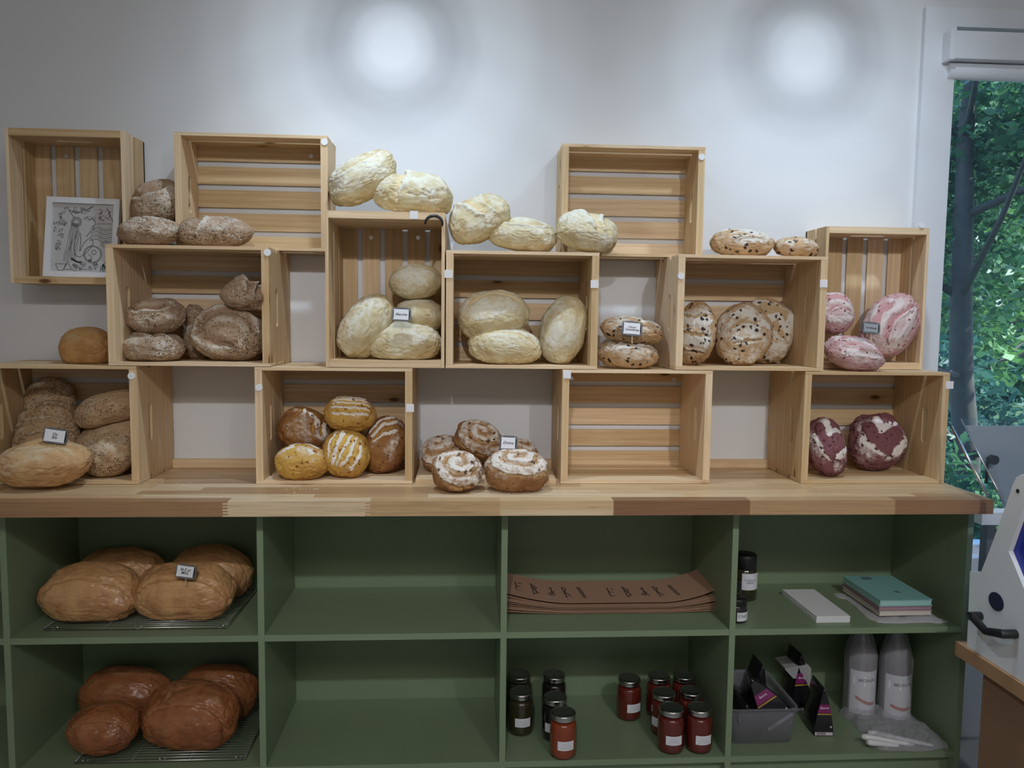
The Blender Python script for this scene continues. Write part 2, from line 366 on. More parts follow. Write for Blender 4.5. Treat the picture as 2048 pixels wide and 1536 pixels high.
while y < -.004:
    y2 = min(y+.041, -.002); x = -2.1-rnd.random()*.3
    while x < wx1:
        x2 = min(x+.18+rnd.random()*.4, wx1)
        if wx1-x2 < .07: x2 = wx1
        m.box((max(x, -2.1), y, zb), (x2, y2, zt), rnd.choice([.62, .68, .76, .56, .84, .7, .42, .95]), 0); x = x2
    y = y2
o = m.build('board', BUTCH, wt); o.matrix_parent_inverse = Matrix.Translation(-wt.location)

# ------------------------------------------------------------------ green shelf unit
CF, CB = -.36, -.004; CT = zb-.0005; SH = .5035; FLR = .166
cab = thing('shelf_unit', 'sage green built-in open shelf unit with eight bays under the worktop', 'shelving', (.0, -.18, 0))
def cb(name, a, b):
    o = sbox(name, a, b, GREEN, cab, .0012); o.matrix_parent_inverse = Matrix.Translation(-cab.location); return o
px = [(1, 8), (514, 525), (1004, 1015), (1466, 1478), (1936, 1947)]
PXs = []
for (a, b) in px:
    xa, xb = PY(a, 1060, CF).x, PY(b, 1060, CF).x; xm = (xa+xb)/2; PXs.append((xm-.008, xm+.008))
PXs.insert(0, (PXs[0][0]-.63, PXs[0][1]-.63))
for i, (a, b) in enumerate(PXs): cb('side_panel' if i in (0, 5) else 'divider', (a, CF, 0), (b, CB, CT))
for (a, b) in zip(PXs[:-1], PXs[1:]):
    cb('shelf', (a[1], CF+.001, SH), (b[0], CB-.001, SH+.0165)); cb('shelf', (a[1], CF+.001, FLR-.0165), (b[0], CB-.001, FLR))
cb('back_panel', (PXs[0][0], CB-.0, 0), (PXs[-1][1], -.0005, CT))
m = MB(); m.box((PXs[0][1], CF+.03, 0), (PXs[-1][0], CF+.045, FLR-.017)); o = m.build('kick_board', GREEN, cab); o.matrix_parent_inverse = Matrix.Translation(-cab.location)
ST = SH+.0165

# ------------------------------------------------------------------ crates
def crate(label, x0, z0, W, H, D, orient, pads=(), screws=(), slot=.08, stick=None):
    """open crate lying on its side; the slatted bottom faces the wall"""
    root = thing('wooden_crate', label, 'crate', (x0+W/2, -D/2, z0), 'pine crates stacked on the worktop and hung on the wall')
    L, S = (W, H) if orient == 'L' else (H, W)
    th, te, y0 = .0085, .019, -D-.0015
    swap = orient != 'L'
    base = Vector((x0, 0, z0))
    loc = root.location
    def mk(name, boxes, bev=.0008):
        m = MB()
        for (a, b) in boxes:
            if swap: a, b = (a[2], a[1], a[0]), (b[2], b[1], b[0])
            m.box((a[0]+x0, a[1], a[2]+z0), (b[0]+x0, b[1], b[2]+z0), random.random()*.9)
        o = m.build(name, PINE, root, bev); o.matrix_parent_inverse = Matrix.Translation(-loc); return o
    ns = 3 if D > .2 else 2
    gap = .014; ws = (D-(ns-1)*gap)/ns
    for zz in ((0, th), (S-th, S)):
        mk('slatted_side', [((0, y0+k*(ws+gap), zz[0]), (L, y0+k*(ws+gap)+ws, zz[1])) for k in range(ns)])
    wb = (S-4*.0155)/5
    mk('slatted_back', [((.001, -.0090, k*(wb+.0155)), (L-.001, -.0020, k*(wb+.0155)+wb)) for k in range(5)])
    # end panels with a stadium hand hole
    for xx in ((.0, te), (L-te, L)):
        n = 40; y1, z1, z2 = -.0115, th+.0003, S-th-.0003
        yc = -D+(slot if D > .2 else .06); hl, hr = .052, .0125; zc = S/2
        inner = []; outer = []
        for k in range(n):
            a = 2*PI*k/n; cy, cz = math.cos(a), math.sin(a)
            inner.append((yc+hr*cy, zc+(hl-hr)*(1 if cz > 0 else -1)*(1 if abs(cz) > 1e-6 else 0)+hr*cz))
            sc = min(((y1-yc) if cy > 0 else (yc-y0))/max(abs(cy), 1e-6), (z2-zc)/max(abs(cz), 1e-6)); outer.append([yc+cy*sc, zc+cz*sc])
        for (qy, qz) in ((y0, z1), (y0, z2), (y1, z1), (y1, z2)):
            j = min(range(n), key=lambda k: (outer[k][0]-qy)**2+(outer[k][1]-qz)**2); outer[j] = [qy, qz]
        m = MB(); tone = random.random()*.9; ou = random.random()*9
        def P(p, c):
            q = (c, p[0], p[1]); q = (q[2], q[1], q[0]) if swap else q
            return (q[0]+x0, q[1], q[2]+z0)
        def U(p): return (p[1]+ou, p[0]+ou)
        for k in range(n):
            j = (k+1) % n
            m.quad([P(outer[k], xx[0]), P(outer[j], xx[0]), P(inner[j], xx[0]), P(inner[k], xx[0])], [U(outer[k]), U(outer[j]), U(inner[j]), U(inner[k])], tone)
            m.quad([P(outer[j], xx[1]), P(outer[k], xx[1]), P(inner[k], xx[1]), P(inner[j], xx[1])], [U(outer[j]), U(outer[k]), U(inner[k]), U(inner[j])], tone)
            m.quad([P(inner[k], xx[0]), P(inner[j], xx[0]), P(inner[j], xx[1]), P(inner[k], xx[1])], [U(inner[k]), U(inner[j]), (U(inner[j])[0], U(inner[j])[1]+.02), (U(inner[k])[0], U(inner[k])[1]+.02)], tone)
            m.quad([P(outer[j], xx[0]), P(outer[k], xx[0]), P(outer[k], xx[1]), P(outer[j], xx[1])], [U(outer[j]), U(outer[k]), (U(outer[k])[0], U(outer[k])[1]+.02), (U(outer[j])[0], U(outer[j])[1]+.02)], tone)
        o = m.build('end_panel', PINE, root)
        me = o.data; bm = bmesh.new(); bm.from_mesh(me); bmesh.ops.remove_doubles(bm, verts=bm.verts, dist=1e-6); bmesh.ops.recalc_face_normals(bm, faces=bm.faces); bm.to_mesh(me); bm.free()
        o.matrix_parent_inverse = Matrix.Translation(-loc)
    for (a, b, sq) in pads:
        p = PY(a, b, y0-.0005); m = MB()
        if sq: m.box((p.x-.0105, y0-.0022, p.z-.0105), (p.x+.0105, y0-.0002, p.z+.0105))
        else: m.prism([(p.x+.0085*math.cos(k*PI/12), p.z+.0085*math.sin(k*PI/12)) for k in range(24)], 1, y0-.003, y0-.0002)
        o = m.build('felt_pad', FELT, root, .0006); o['label'] = 'small white square tape' if sq else 'small round white felt pad'; o.matrix_parent_inverse = Matrix.Translation(-loc)
    for (a, b) in screws:
        p = PY(a, b, -.012); m = MB(); dz_ = .0014
        m.prism([(p.x+.006*math.cos(k*PI/12), p.z+.006*math.sin(k*PI/12)) for k in range(24)], 1, -.0108, -.0091)
        m.prism([(p.x+.0035*math.cos(k*PI/12), p.z+.0035*math.sin(k*PI/12)) for k in range(24)], 1, -.0126, -.0108)
        o = m.build('screw', STEEL, root); o.matrix_parent_inverse = Matrix.Translation(-loc)
    return root
LL, SS, DD, dd = .413, .312, .25, .135
R1 = .8915; R2 = R1+SS+.0015; R3 = R2+SS+.0015
def xat(px, py, Y): return PY(px, py, Y).x
cr_ = {}
cr_['L1'] = crate('bottom row crate at the far left, cut by the photo edge, full of seeded loaves', xat(276, 850, -DD)-LL, R1, LL, SS, DD, 'L', [(263, 752, 0)])
cr_['Y'] = crate('bottom row crate holding five golden orange loaves', xat(511, 850, -DD), R1, LL, SS, DD, 'L', [(518, 775, 0), (820, 816, 1)])
cr_['E'] = crate('empty bottom row crate in the middle of the worktop', xat(1123, 850, -DD), R1, LL, SS, DD, 'L', [(1134, 749, 1)], [(1143, 757), (1348, 759)])
cr_['R'] = crate('bottom row crate at the right end with two purple loaves', xat(1606, 850, -DD), R1, LL, SS, DD, 'L', [(1899, 770, 1)], [], .075)
cr_['A2'] = crate('second row crate at the left filled with brown seeded loaves', xat(214, 610, -DD), R2, LL, SS, DD, 'L', [(535, 505, 0)])
cr_['P'] = crate('tall upright crate holding four pale loaves and a Blanche sign', xat(651, 580, -DD), R2, SS, LL-.004, DD, 'P', [(828, 430, 1)], [(742, 475), (836, 475)])
cr_['B2'] = crate('second row crate with three pale loaves, right of the tall upright crate', xat(892, 615, -DD), R2, LL-.005, SS, DD, 'L', [(897, 548, 1), (1189, 568, 1)])
cr_['C2'] = crate('second row crate holding three chocolate cranberry loaves', xat(1354, 620, -DD), R2, LL, SS, DD, 'L', [(1362, 552, 0), (1647, 567, 1)])
a = PY(16, 409, -dd); cr_['A'] = crate('upright shallow crate hung at the far left with a framed drawing inside', PY(16, 409, -dd).x, PY(22, 566, -dd).z, SS-.005, LL-.002, dd, 'P', [], [(132, 312)])
cr_['B'] = crate('empty shallow crate in the top row, left of the stacked pale loaves', PY(350, 380, -dd).x, R3, LL-.003, SS, dd, 'L', [(649, 284, 0)], [(622, 312)])
cr_['C'] = crate('empty shallow crate standing alone in the top row, right of centre', PY(1123, 390, -dd).x, R3, LL-.008, SS-.004, dd, 'L', [(1403, 314, 0)])
cr_['D'] = crate('upright shallow crate at the right with three pink loaves', PY(1647, 590, -dd).x, R2, SS-.006, LL-.004, dd, 'P', [(1843, 450, 0)])
# ------------------------------------------------------------------ bread
def loafmat(name, base, dark, flour, crumb, speck=0, speckcol=None, chip=None, seeds=None, rough=.75, coat=0, wr=.5, fl=.0):
    a = M(name, rough, coat=coat, spec=.3); o = a.obj()
    fa, oa = a.attr('flour'), a.attr('open')
    n1 = a.noise(14, o, 5, .62); n2 = a.noise(75, o, 4, .65); n3 = a.noise(420, o, 2, .6)
    c = a.mix(a.ramp(n1, .36, .70), base, dark)
    c = a.mix(a.math('MULTIPLY', a.ramp(n2, .5, .72), .40), c, dark)
    c = a.mix(a.math('MULTIPLY', a.ramp(oa, .25, .8), .85), c, crumb)
    if speck:
        v = a.voro(210, o); c = a.mix(a.math('MULTIPLY', a.ramp(v.outputs['Distance'], .16, .32, 1, 0), speck), c, speckcol)
    f = a.math('ADD', fa, fl); f = a.math('MULTIPLY', f, a.ramp(n2, .25, .62, .45, 1.25)); f = a.math('ADD', f, a.math('MULTIPLY', a.math('SUBTRACT', n3, .5), .5))
    f = a.ramp(f, .22, .78)
    c = a.mix(f, c, flour)
    h = a.math('MULTIPLY', n2, .6)
    if seeds:
        v = a.voro(235, o); sc = a.n('ShaderNodeSeparateColor'); a.l(v.outputs['Color'], sc.inputs[0])
        sa = a.attr('seed')
        on = a.math('MULTIPLY', a.ramp(v.outputs['Distance'], .34, .48, 1, 0), a.math('GREATER_THAN', a.math('ADD', sc.outputs[0], sa), 1.0))
        c = a.mix(on, c, a.mix(a.math('GREATER_THAN', sc.outputs[1], .6), seeds[0], seeds[1])); h = a.math('ADD', h, a.math('MULTIPLY', on, 1.3))
    if chip:
        ov = a.n('ShaderNodeVectorMath', operation='ADD'); a.l(o, ov.inputs[0])
        nn = a.n('ShaderNodeTexNoise'); nn.inputs['Scale'].default_value = 60; a.l(o, nn.inputs['Vector']); sc0 = a.n('ShaderNodeVectorMath', operation='SCALE'); a.l(nn.outputs['Color'], sc0.inputs[0]); sc0.inputs[3].default_value = .022; a.l(sc0.outputs[0], ov.inputs[1])
        v = a.voro(chip[2], ov.outputs[0]); sc = a.n('ShaderNodeSeparateColor'); a.l(v.outputs['Color'], sc.inputs[0])
        on = a.math('MULTIPLY', a.ramp(v.outputs['Distance'], .22, .34, 1, 0), a.math('GREATER_THAN', sc.outputs[0], chip[1]))
        c = a.mix(on, c, chip[0]); h = a.math('SUBTRACT', h, a.math('MULTIPLY', on, .9))
    a.color(c); a.bump(h, wr, .0022, a.bump(n3, .15, .001)); return a.m
LM = {
 'white': loafmat('pale_wheat_crust', (.62, .53, .32), (.50, .37, .18), (.72, .69, .57), (.72, .58, .34), wr=.35, fl=.22),
 'seeded': loafmat('brown_seeded_crust', (.42, .29, .185), (.27, .165, .095), (.60, .53, .44), (.34, .22, .13), seeds=((.62, .50, .34), (.10, .06, .04)), wr=.7, fl=.12),
 'tan': loafmat('tan_seeded_crust', (.50, .34, .19), (.36, .21, .11), (.62, .52, .38), (.52, .38, .22), seeds=((.60, .48, .32), (.12, .07, .05)), wr=.5, fl=.06),
 'farm': loafmat('golden_farmhouse_crust', (.60, .38, .18), (.42, .22, .09), (.68, .58, .42), (.62, .49, .30), wr=.35, fl=.05),
 'amber': loafmat('amber_crust', (.54, .31, .11), (.38, .18, .06), (.60, .46, .32), (.6, .4, .2), rough=.5, wr=.35, fl=.0),
 'gold': loafmat('turmeric_crust', (.62, .38, .085), (.42, .21, .045), (.76, .70, .62), (.64, .42, .10), chip=((.26, .09, .02), .62, 75), wr=.35),
 'toast': loafmat('dark_turmeric_crust', (.33, .155, .045), (.20, .075, .025), (.74, .68, .60), (.45, .24, .06), chip=((.14, .045, .015), .7, 80), wr=.45),
 'divine': loafmat('rustic_brown_crust', (.36, .19, .08), (.22, .095, .035), (.74, .68, .60), (.48, .29, .12), chip=((.10, .05, .03), .82, 60), wr=.55, fl=.08),
 'choco': loafmat('chocolate_chip_crust', (.52, .34, .18), (.38, .22, .10), (.66, .62, .54), (.50, .36, .20), chip=((.035, .02, .018), .25, 52), wr=.5, fl=.16),
 'pink': loafmat('cranberry_crust', (.58, .35, .335), (.42, .21, .21), (.68, .58, .55), (.58, .31, .31), chip=((.22, .06, .07), .66, 80), wr=.5, fl=.2),
 'plum': loafmat('dark_cranberry_crust', (.24, .10, .11), (.15, .055, .06), (.76, .70, .67), (.20, .075, .085), chip=((.09, .025, .03), .5, 65), wr=.7, fl=.12),
 'honey': loafmat('glazed_honey_crust', (.60, .34, .15), (.38, .18, .075), (.5, .3, .15), (.45, .25, .1), rough=.36, coat=.25, wr=.25),
 'dkhoney': loafmat('dark_glazed_honey_crust', (.34, .125, .045), (.21, .07, .028), (.4, .2, .1), (.35, .15, .07), rough=.32, coat=.3, wr=.28),
}
def _ico(n):
    bm = bmesh.new(); bmesh.ops.create_icosphere(bm, subdivisions=n, radius=1)
    V = np.array([v.co[:] for v in bm.verts]); me = bpy.data.meshes.new('ico'); bm.to_mesh(me); bm.free(); return V, me
ICO = _ico(6)
def _h(i, j, k, s):
    n = (i*374761393+j*668265263+k*2147483647+s*1274126177) & 0xffffffff
    n = ((n ^ (n >> 13))*1274126177) & 0xffffffff
    return ((n ^ (n >> 16)) & 0xffff)/65535.*2-1
def vn(P, s=0):
    I = np.floor(P).astype(np.int64); f = P-I; f = f*f*f*(f*(f*6-15)+10); r = 0
    for a in (0, 1):
        for b in (0, 1):
            for c in (0, 1):
                w = (f[:, 0] if a else 1-f[:, 0])*(f[:, 1] if b else 1-f[:, 1])*(f[:, 2] if c else 1-f[:, 2])
                r = r+w*_h(I[:, 0]+a, I[:, 1]+b, I[:, 2]+c, s)
    return r
def fbm(P, s=0, o=3):
    r = 0; a = 1
    for k in range(o): r = r+a*vn(P*2**k+17.3*k, s+k); a *= .5
    return r
def smooth(x, a, b):
    t = np.clip((x-a)/(b-a), 0, 1); return t*t*(3-2*t)
def polydist(U, pts):
    """distance to a polyline, signed side, and position 0..1 along it"""
    pts = np.array(pts, float); best = np.full(len(U), 9.); side = np.zeros(len(U)); tt = np.zeros(len(U)); n = len(pts)-1
    for i in range(n):
        a, b = pts[i], pts[i+1]; ab = b-a; t = np.clip(((U-a)@ab)/(ab@ab), 0, 1); q = U-(a+t[:, None]*ab); d = np.hypot(q[:, 0], q[:, 1])
        m = d < best; best = np.where(m, d, best); side = np.where(m, np.sign(ab[0]*q[:, 1]-ab[1]*q[:, 0]), side); tt = np.where(m, (i+t)/n, tt)
    return best, side, tt
# crust patterns, drawn on the loaf's top seen from above (u along its length, v across): (kind, width, points)
PAT = {
 'plain': [],
 'notch': [('ear', .20, [(-.30, -1), (-.2, 0), (-.32, 1)]), ('cut', .05, [(-.1, .3), (.5, .2)])],
 'fold': [('ear', .24, [(-.45, .75), (-.1, .2), (.1, -.5)]), ('ear', .12, [(.35, .7), (.3, 0), (.5, -.6)])],
 'slash': [('cut', .10, [(-.7, -.15), (-.2, .12), (.3, .1), (.75, -.1)])],
 'ear': [('ear', .16, [(-.75, .1), (-.3, -.15), (.25, -.12), (.7, .15)])],
 'two': [('ear', .13, [(-.7, .35), (-.2, .2), (.1, -.1)]), ('ear', .12, [(-.1, .45), (.35, .2), (.75, -.1)])],
 'crease': [('cut', .045, [(-.8, -.45), (-.3, -.3), (.2, -.36), (.8, -.42)])],
 'cross': [('ear', .13, [(-.7, -.5), (0, 0), (.6, .5)]), ('cut', .08, [(-.5, .55), (0, 0), (.5, -.5)])],
 'fan': [('band', .055, [(-.62, -.55+.0), (-.3, -.62), (.2, -.6), (.7, -.35)]), ('band', .07, [(-.7, -.2), (0, -.28), (.72, -.12)]), ('band', .05, [(-.72, 0), (0, .02), (.7, .1)]),
         ('band', .10, [(-.7, .18), (0, .3), (.66, .42)]), ('band', .05, [(-.6, .45), (0, .68), (.5, .66)]),
         ('cut', .06, [(-.6, -.38), (0, -.44), (.6, -.25)]), ('cut', .05, [(-.6, -.1), (.6, 0)]), ('cut', .06, [(-.6, .1), (0, .16), (.6, .26)]), ('cut', .05, [(-.5, .38), (0, .5), (.5, .55)])],
 'leafpatch': [('band', .13, [(-.1, .5), (.15, .25), (.3, 0)]), ('band', .10, [(.45, .5), (.6, .1), (.7, -.1)]), ('band', .05, [(-.35, .55), (-.3, .2)]), ('cut', .05, [(-.05, .75), (.15, .0), (.3, -.3)]), ('cut', .05, [(.3, .7), (.5, .1), (.55, -.2)]), ('cut', .05, [(-.45, .6), (-.5, 0)])],
 'stripes3': [('band', .06, [(-.8, -.1), (-.3, .35), (.3, .55)]), ('band', .07, [(-.7, -.35), (-.1, .1), (.4, .25)]), ('band', .05, [(-.55, -.5), (0, -.2), (.4, -.05)]), ('cut', .05, [(-.75, -.22), (-.2, .22), (.35, .4)]), ('cut', .05, [(-.6, -.42), (0, -.05), (.4, .1)])],
 'dust': [('band', .16, [(-.5, .35), (0, .5), (.5, .3)]), ('band', .09, [(-.6, -.1), (-.2, .1)]), ('cut', .05, [(-.4, .4), (.1, .55), (.5, .35)]), ('band', .08, [(.25, .0), (.4, -.25)])],
 'spiral': [('sband', .25, [((.05+.074*t)*math.cos(t), (.05+.074*t)*math.sin(t)) for t in [k*.35 for k in range(37)]])],
 'vee': [('band', .15, [(-.15, .75), (-.02, .3), (-.1, .1)]), ('band', .10, [(-.02, .25), (.3, .38), (.62, .42)]), ('band', .13, [(-.72, .1), (-.5, -.25), (0, -.62)]), ('band', .13, [(.85, .0), (.55, -.35), (.2, -.62)]),
         ('lobe', .24, [(-.42, .3), (-.3, -.05)]), ('lobe', .24, [(.1, -.15), (.5, .1)]), ('lobe', .2, [(.2, .7), (.5, .68)]), ('lobe', .14, [(-.2, -.35), (.05, -.5)])],
 'petal': [('band', .12, [(-.7, .55), (0, .62), (.6, .3)]), ('band', .10, [(-.5, .1), (.1, .2), (.55, -.1)]), ('ear', .12, [(-.6, -.25), (0, -.1), (.6, -.4)]), ('band', .14, [(-.6, -.6), (0, -.65), (.6, -.55)]), ('lobe', .2, [(-.3, .4), (.3, .38)])],
 'chips': [('band', .11, [(-.6, .35), (-.2, .5), (.3, .3)]), ('band', .10, [(.1, -.1), (.5, .2), (.75, .1)]), ('ear', .08, [(-.6, -.1), (-.1, .15), (.5, .05)]), ('band', .08, [(-.5, -.35), (-.1, -.4)]), ('ear', .06, [(-.4, -.5), (.1, -.45), (.5, -.3)])],
 'bands': [('band', .16, [(-.2, -.8), (-.25, 0), (-.15, .8)]), ('band', .13, [(.35, -.8), (.3, 0), (.4, .8)]), ('ear', .06, [(-.02, -.8), (.05, .8)]), ('ear', .06, [(.6, -.7), (.55, .7)]), ('ear', .06, [(-.5, -.7), (-.5, .7)])],
 'ring': [('ear', .22, [(.75*math.cos(t), .75*math.sin(t)) for t in [k*.5 for k in range(11)]]), ('lobe', .3, [(-.05, -.25), (.1, -.3)])],
 'grooves': [('ear', .06, [(-.55, -.9), (-.5, .9)]), ('ear', .06, [(-.1, -.9), (-.1, .9)]), ('ear', .06, [(.4, -.9), (.35, .9)])],
 'pan': [('cut', .05, [(-.85, -.5), (0, -.42), (.85, -.5)])],
}
def loaf(label, kind, cx, cy, w, h, tilt, Y, depth, face, pat='plain', seed=1, e=.9, lump=.07, floor=None, turn=0, group=None, flat=.42, seedamt=.5, cat='bread', xy=1.25, name='bread_loaf', dd=1.0):
    """cx,cy,w,h: where the photo shows it; Y: distance of its middle from the wall; face: 0 crust up .. 90 crust towards the room; turn spins the crust pattern"""
    S = ICO[0]; P = S.copy()
    P = np.sign(P)*np.abs(P)**np.array([e, e, 1.0]); 
    off = np.array([seed*3.7, seed*1.3, seed*2.1])
    A = np.array([xy, 1.0, .78]); P = P*A
    r = 1+lump*fbm(S*1.25+off, seed, 2)+.022*fbm(S*4+off, seed+5, 2)
    P *= r[:, None]
    rid = 1-np.abs(fbm(S*np.array([2.4, 4.2, 3.2])+off, seed+9, 3)); P *= (1-.034*smooth(rid, .84, 1.0))[:, None]
    P *= (1+.009*fbm(S*11+off, seed+13, 3))[:, None]
    zb = -flat; P[:, 2] = np.where(P[:, 2] < zb, zb+(P[:, 2]-zb)*.16, P[:, 2])
    ct, st = math.cos(math.radians(turn)), math.sin(math.radians(turn))
    U = np.stack([S[:, 0]*ct+S[:, 1]*st, -S[:, 0]*st+S[:, 1]*ct], 1)
    U = U+.035*np.stack([fbm(S*3+off, 40+seed, 2), fbm(S*3+off, 60+seed, 2)], 1)
    U = U+.030*np.stack([fbm(S*8+off, 70+seed, 2), fbm(S*8+off, 80+seed, 2)], 1)
    top = smooth(S[:, 2], -.12, .12)
    flour = np.zeros(len(S)); opn = np.zeros(len(S)); dz = np.zeros(len(S))
    for (ty, wd, pts) in PAT[pat]:
        d, sd, tt = polydist(U, pts); endf = smooth(tt, 0, .12)*(1-smooth(tt, .88, 1)); ww = wd*(.45+.55*endf)
        if ty == 'cut': g = np.exp(-(d/ww)**2)*top; dz -= .075*g*(wd/.08); opn = np.maximum(opn, g); flour -= .8*g
        elif ty == 'ear':
            g = np.exp(-(d/ww)**2)*top*np.where(sd > 0, 1, .35); ps = smooth(d, 0, ww*.2)*np.exp(-((d-.35*ww)/(.45*ww))**2)*(sd < 0)*top
            dz += -.15*g+.11*ps; opn = np.maximum(opn, g*np.where(sd > 0, 1, 0)); flour += .5*ps-.5*g
        elif ty == 'band': g = (1-smooth(d, ww*.72, ww))*top*smooth(tt+.001, 0, .02); flour += .98*g; dz += .032*g
        elif ty == 'sband':
            g = (1-smooth(d, ww*.40, ww*.52))*top; flour += .40*g*(1-.35*tt); dz += .05*g; q = np.exp(-((d-ww*.62)/(.2*ww))**2)*top*(d > ww*.45); dz -= .05*q; opn = np.maximum(opn, q)
        elif ty == 'lobe': g = np.exp(-(d/wd)**4)*top; dz += .055*g; opn = np.maximum(opn, g*.9); flour -= 1.2*g; q = np.exp(-((d-wd*1.05)/(.12*wd))**2)*top; dz -= .03*q
    flour += .30*smooth(S[:, 2], -.1, .9)+.22*fbm(S*2.4+off, seed+21, 3)-.35*smooth(-S[:, 2], .1, .6)
    dz += .05*opn*(1-np.abs(fbm(S*7+off, seed+50, 3))*1.6)*.6-.02*opn
    P *= (1+dz)[:, None]
    sa = np.clip(seedamt+.75*fbm(S*1.7+off, seed+31, 2), 0, 1)*smooth(S[:, 2], -.35, .05)
    th = math.radians(face); c, s = math.cos(th), math.sin(th)
    Q = np.stack([P[:, 0], P[:, 1]*c-P[:, 2]*s, P[:, 1]*s+P[:, 2]*c], 1)
    dist = (Y-CAM.y)
    tgt = np.array([w*dist/F, depth, h*dist/F]); lo, hi = Q.min(0), Q.max(0)
    Q = (Q-(lo+hi)/2)*(tgt/(hi-lo))
    t = math.radians(tilt); c, s = math.cos(t), math.sin(t)
    Q = np.stack([Q[:, 0]*c-Q[:, 2]*s, Q[:, 1], Q[:, 0]*s+Q[:, 2]*c], 1)
    C = PY(cx, cy, Y); zmin = Q[:, 2].min()
    if floor is not None:
        C.z = floor-zmin+.0004
        cut = zmin+.006; Q[:, 2] = np.where(Q[:, 2] < cut, cut+(Q[:, 2]-cut)*.5, Q[:, 2]); Q[:, 2] += zmin-Q[:, 2].min()
    me = ICO[1].copy(); me.name = name
    Q[:, 2] -= zmin; me.vertices.foreach_set('co', Q.astype(np.float32).ravel())
    me.polygons.foreach_set('use_smooth', np.ones(len(me.polygons), bool))
    for nm, arr in (('flour', np.clip(flour, -.2, 1.3)), ('open', opn), ('seed', sa)):
        at = me.attributes.new(nm, 'FLOAT', 'POINT'); at.data.foreach_set('value', arr.astype(np.float32))
    me.materials.append(LM[kind]); me.update()
    o = bpy.data.objects.new(name, me); o.location = (C.x, C.y, C.z+zmin); link(o)
    return tag(o, label, cat, group or 'bread loaves on display')
T1, T2 = R2, R3
F1, F2 = R1+.0087, R2+.0087
# on top of the second row, far left
loaf('brown seeded loaf leaning up behind two others on the left second row crate', 'seeded', 317, 409, 116, 92, 18, -.075, .13, 55, 'ear', 3, seedamt=.5)
loaf('brown seeded loaf with torn left end, front of three on top of the left crate', 'seeded', 297, 453, 116, 60, -2, -.185, .13, 38, 'two', 4, floor=T2, seedamt=.45)
loaf('long light brown seeded loaf, right of the three on the left crate', 'seeded', 429, 453, 146, 66, -2, -.16, .12, 28, 'notch', 5, floor=T2, seedamt=.55)
# pale loaves along the top
PT = R2+LL-.003
loaf('big pale floury loaf tilted on its neighbour, highest of all the loaves', 'white', 724, 357, 148, 94, 29, -.14, .15, 46, 'ear', 6)
loaf('big pale loaf lying on the right of the tall crate top', 'white', 826, 388, 158, 90, -5, -.16, .15, 22, 'notch', 7, floor=PT)
loaf('pale loaf with split crust standing tilted beside the tall crate corner', 'white', 958, 437, 128, 92, 26, -.15, .14, 52, 'fold', 8)
loaf('pale loaf lying low in the middle of the three beside the tall crate', 'white', 1045, 462, 138, 72, -6, -.16, .14, 42, 'ear', 9, floor=T2)
loaf('pale loaf with two peaked folds, rightmost of the pale row, near the empty top crate', 'white', 1175, 464, 124, 84, -10, -.185, .14, 38, 'fold', 10, floor=T2)
loaf('floury chocolate chip loaf on the right crate top, larger of the pair', 'choco', 1485, 470, 128, 60, 0, -.15, .13, 36, 'chips', 11, floor=T2)
loaf('small tan chocolate chip loaf on the right crate top, smaller of the pair', 'choco', 1592, 476, 90, 46, -3, -.16, .11, 24, 'slash', 12, floor=T2)
# second row, left crate
loaf('floury seeded loaf resting on another in the left second row crate', 'seeded', 311, 632, 112, 72, 4, -.16, .12, 55, 'ear', 13, seedamt=.4)
loaf('seeded loaf under another at the left of the second row crate', 'seeded', 308, 697, 120, 62, -3, -.17, .14, 30, 'two', 14, floor=F2, seedamt=.65)
loaf('dark seeded loaf standing at the back between two seeded piles', 'seeded', 392, 655, 52, 110, 6, -.07, .09, 60, 'ear', 15, floor=F2, seedamt=.6)
loaf('large round seeded loaf with raised centre facing the room', 'seeded', 458, 668, 144, 112, -6, -.14, .13, 62, 'ring', 16, floor=F2, xy=1.1, seedamt=.35)
loaf('crusty seeded loaf with curled horn on top of the round one', 'seeded', 496, 588, 92, 66, -20, -.13, .11, 30, 'fold', 17, lump=.2)
loaf('shaded seeded loaf low in the back right corner of its crate', 'seeded', 505, 700, 48, 44, 0, -.055, .08, 10, 'plain', 18, floor=F2)
loaf('small smooth amber loaf on top of the bottom left crate', 'amber', 174, 692, 104, 72, 0, -.13, .12, 8, 'plain', 19, floor=R2-.001, lump=.05)
# upright crate
FP = R2+.0195
loaf('big pale loaf leaning on the left side of the upright crate', 'white', 731, 648, 142, 92, 56, -.17, .13, 30, 'plain', 20, floor=FP)
loaf('pale loaf at the top of the pile in the upright crate', 'white', 832, 563, 108, 70, 2, -.12, .12, 25, 'slash', 21)
loaf('pale loaf in the middle of the pile, behind the Blanche sign', 'white', 838, 626, 98, 62, -8, -.13, .13, 15, 'plain', 22)
loaf('wide pale loaf at the bottom of the upright crate, the Blanche sign stuck in it', 'white', 809, 681, 150, 78, -2, -.17, .14, 10, 'plain', 23, floor=FP)
# second row, middle crate
loaf('pale oval loaf tilted on top of another in the middle second row crate', 'white', 987, 627, 146, 94, 10, -.15, .13, 28, 'slash', 24)
loaf('pale loaf with a long crease lying at the bottom of the middle crate', 'white', 1010, 685, 150, 80, -5, -.17, .14, 20, 'crease', 25, floor=F2)
loaf('pale loaf standing upright at the right side of the middle crate', 'white', 1125, 657, 140, 90, 80, -.165, .13, 40, 'plain', 26, floor=F2)
# gap with the choco cranberry sign
loaf('chocolate cranberry loaf on top of the pair, with the sign stuck in it', 'choco', 1263, 660, 128, 56, -5, -.16, .13, 34, 'chips', 27)
loaf('chocolate cranberry loaf at the bottom of the pair under the sign', 'choco', 1256, 708, 126, 58, -2, -.17, .14, 32, 'chips', 28, floor=R2-.001)
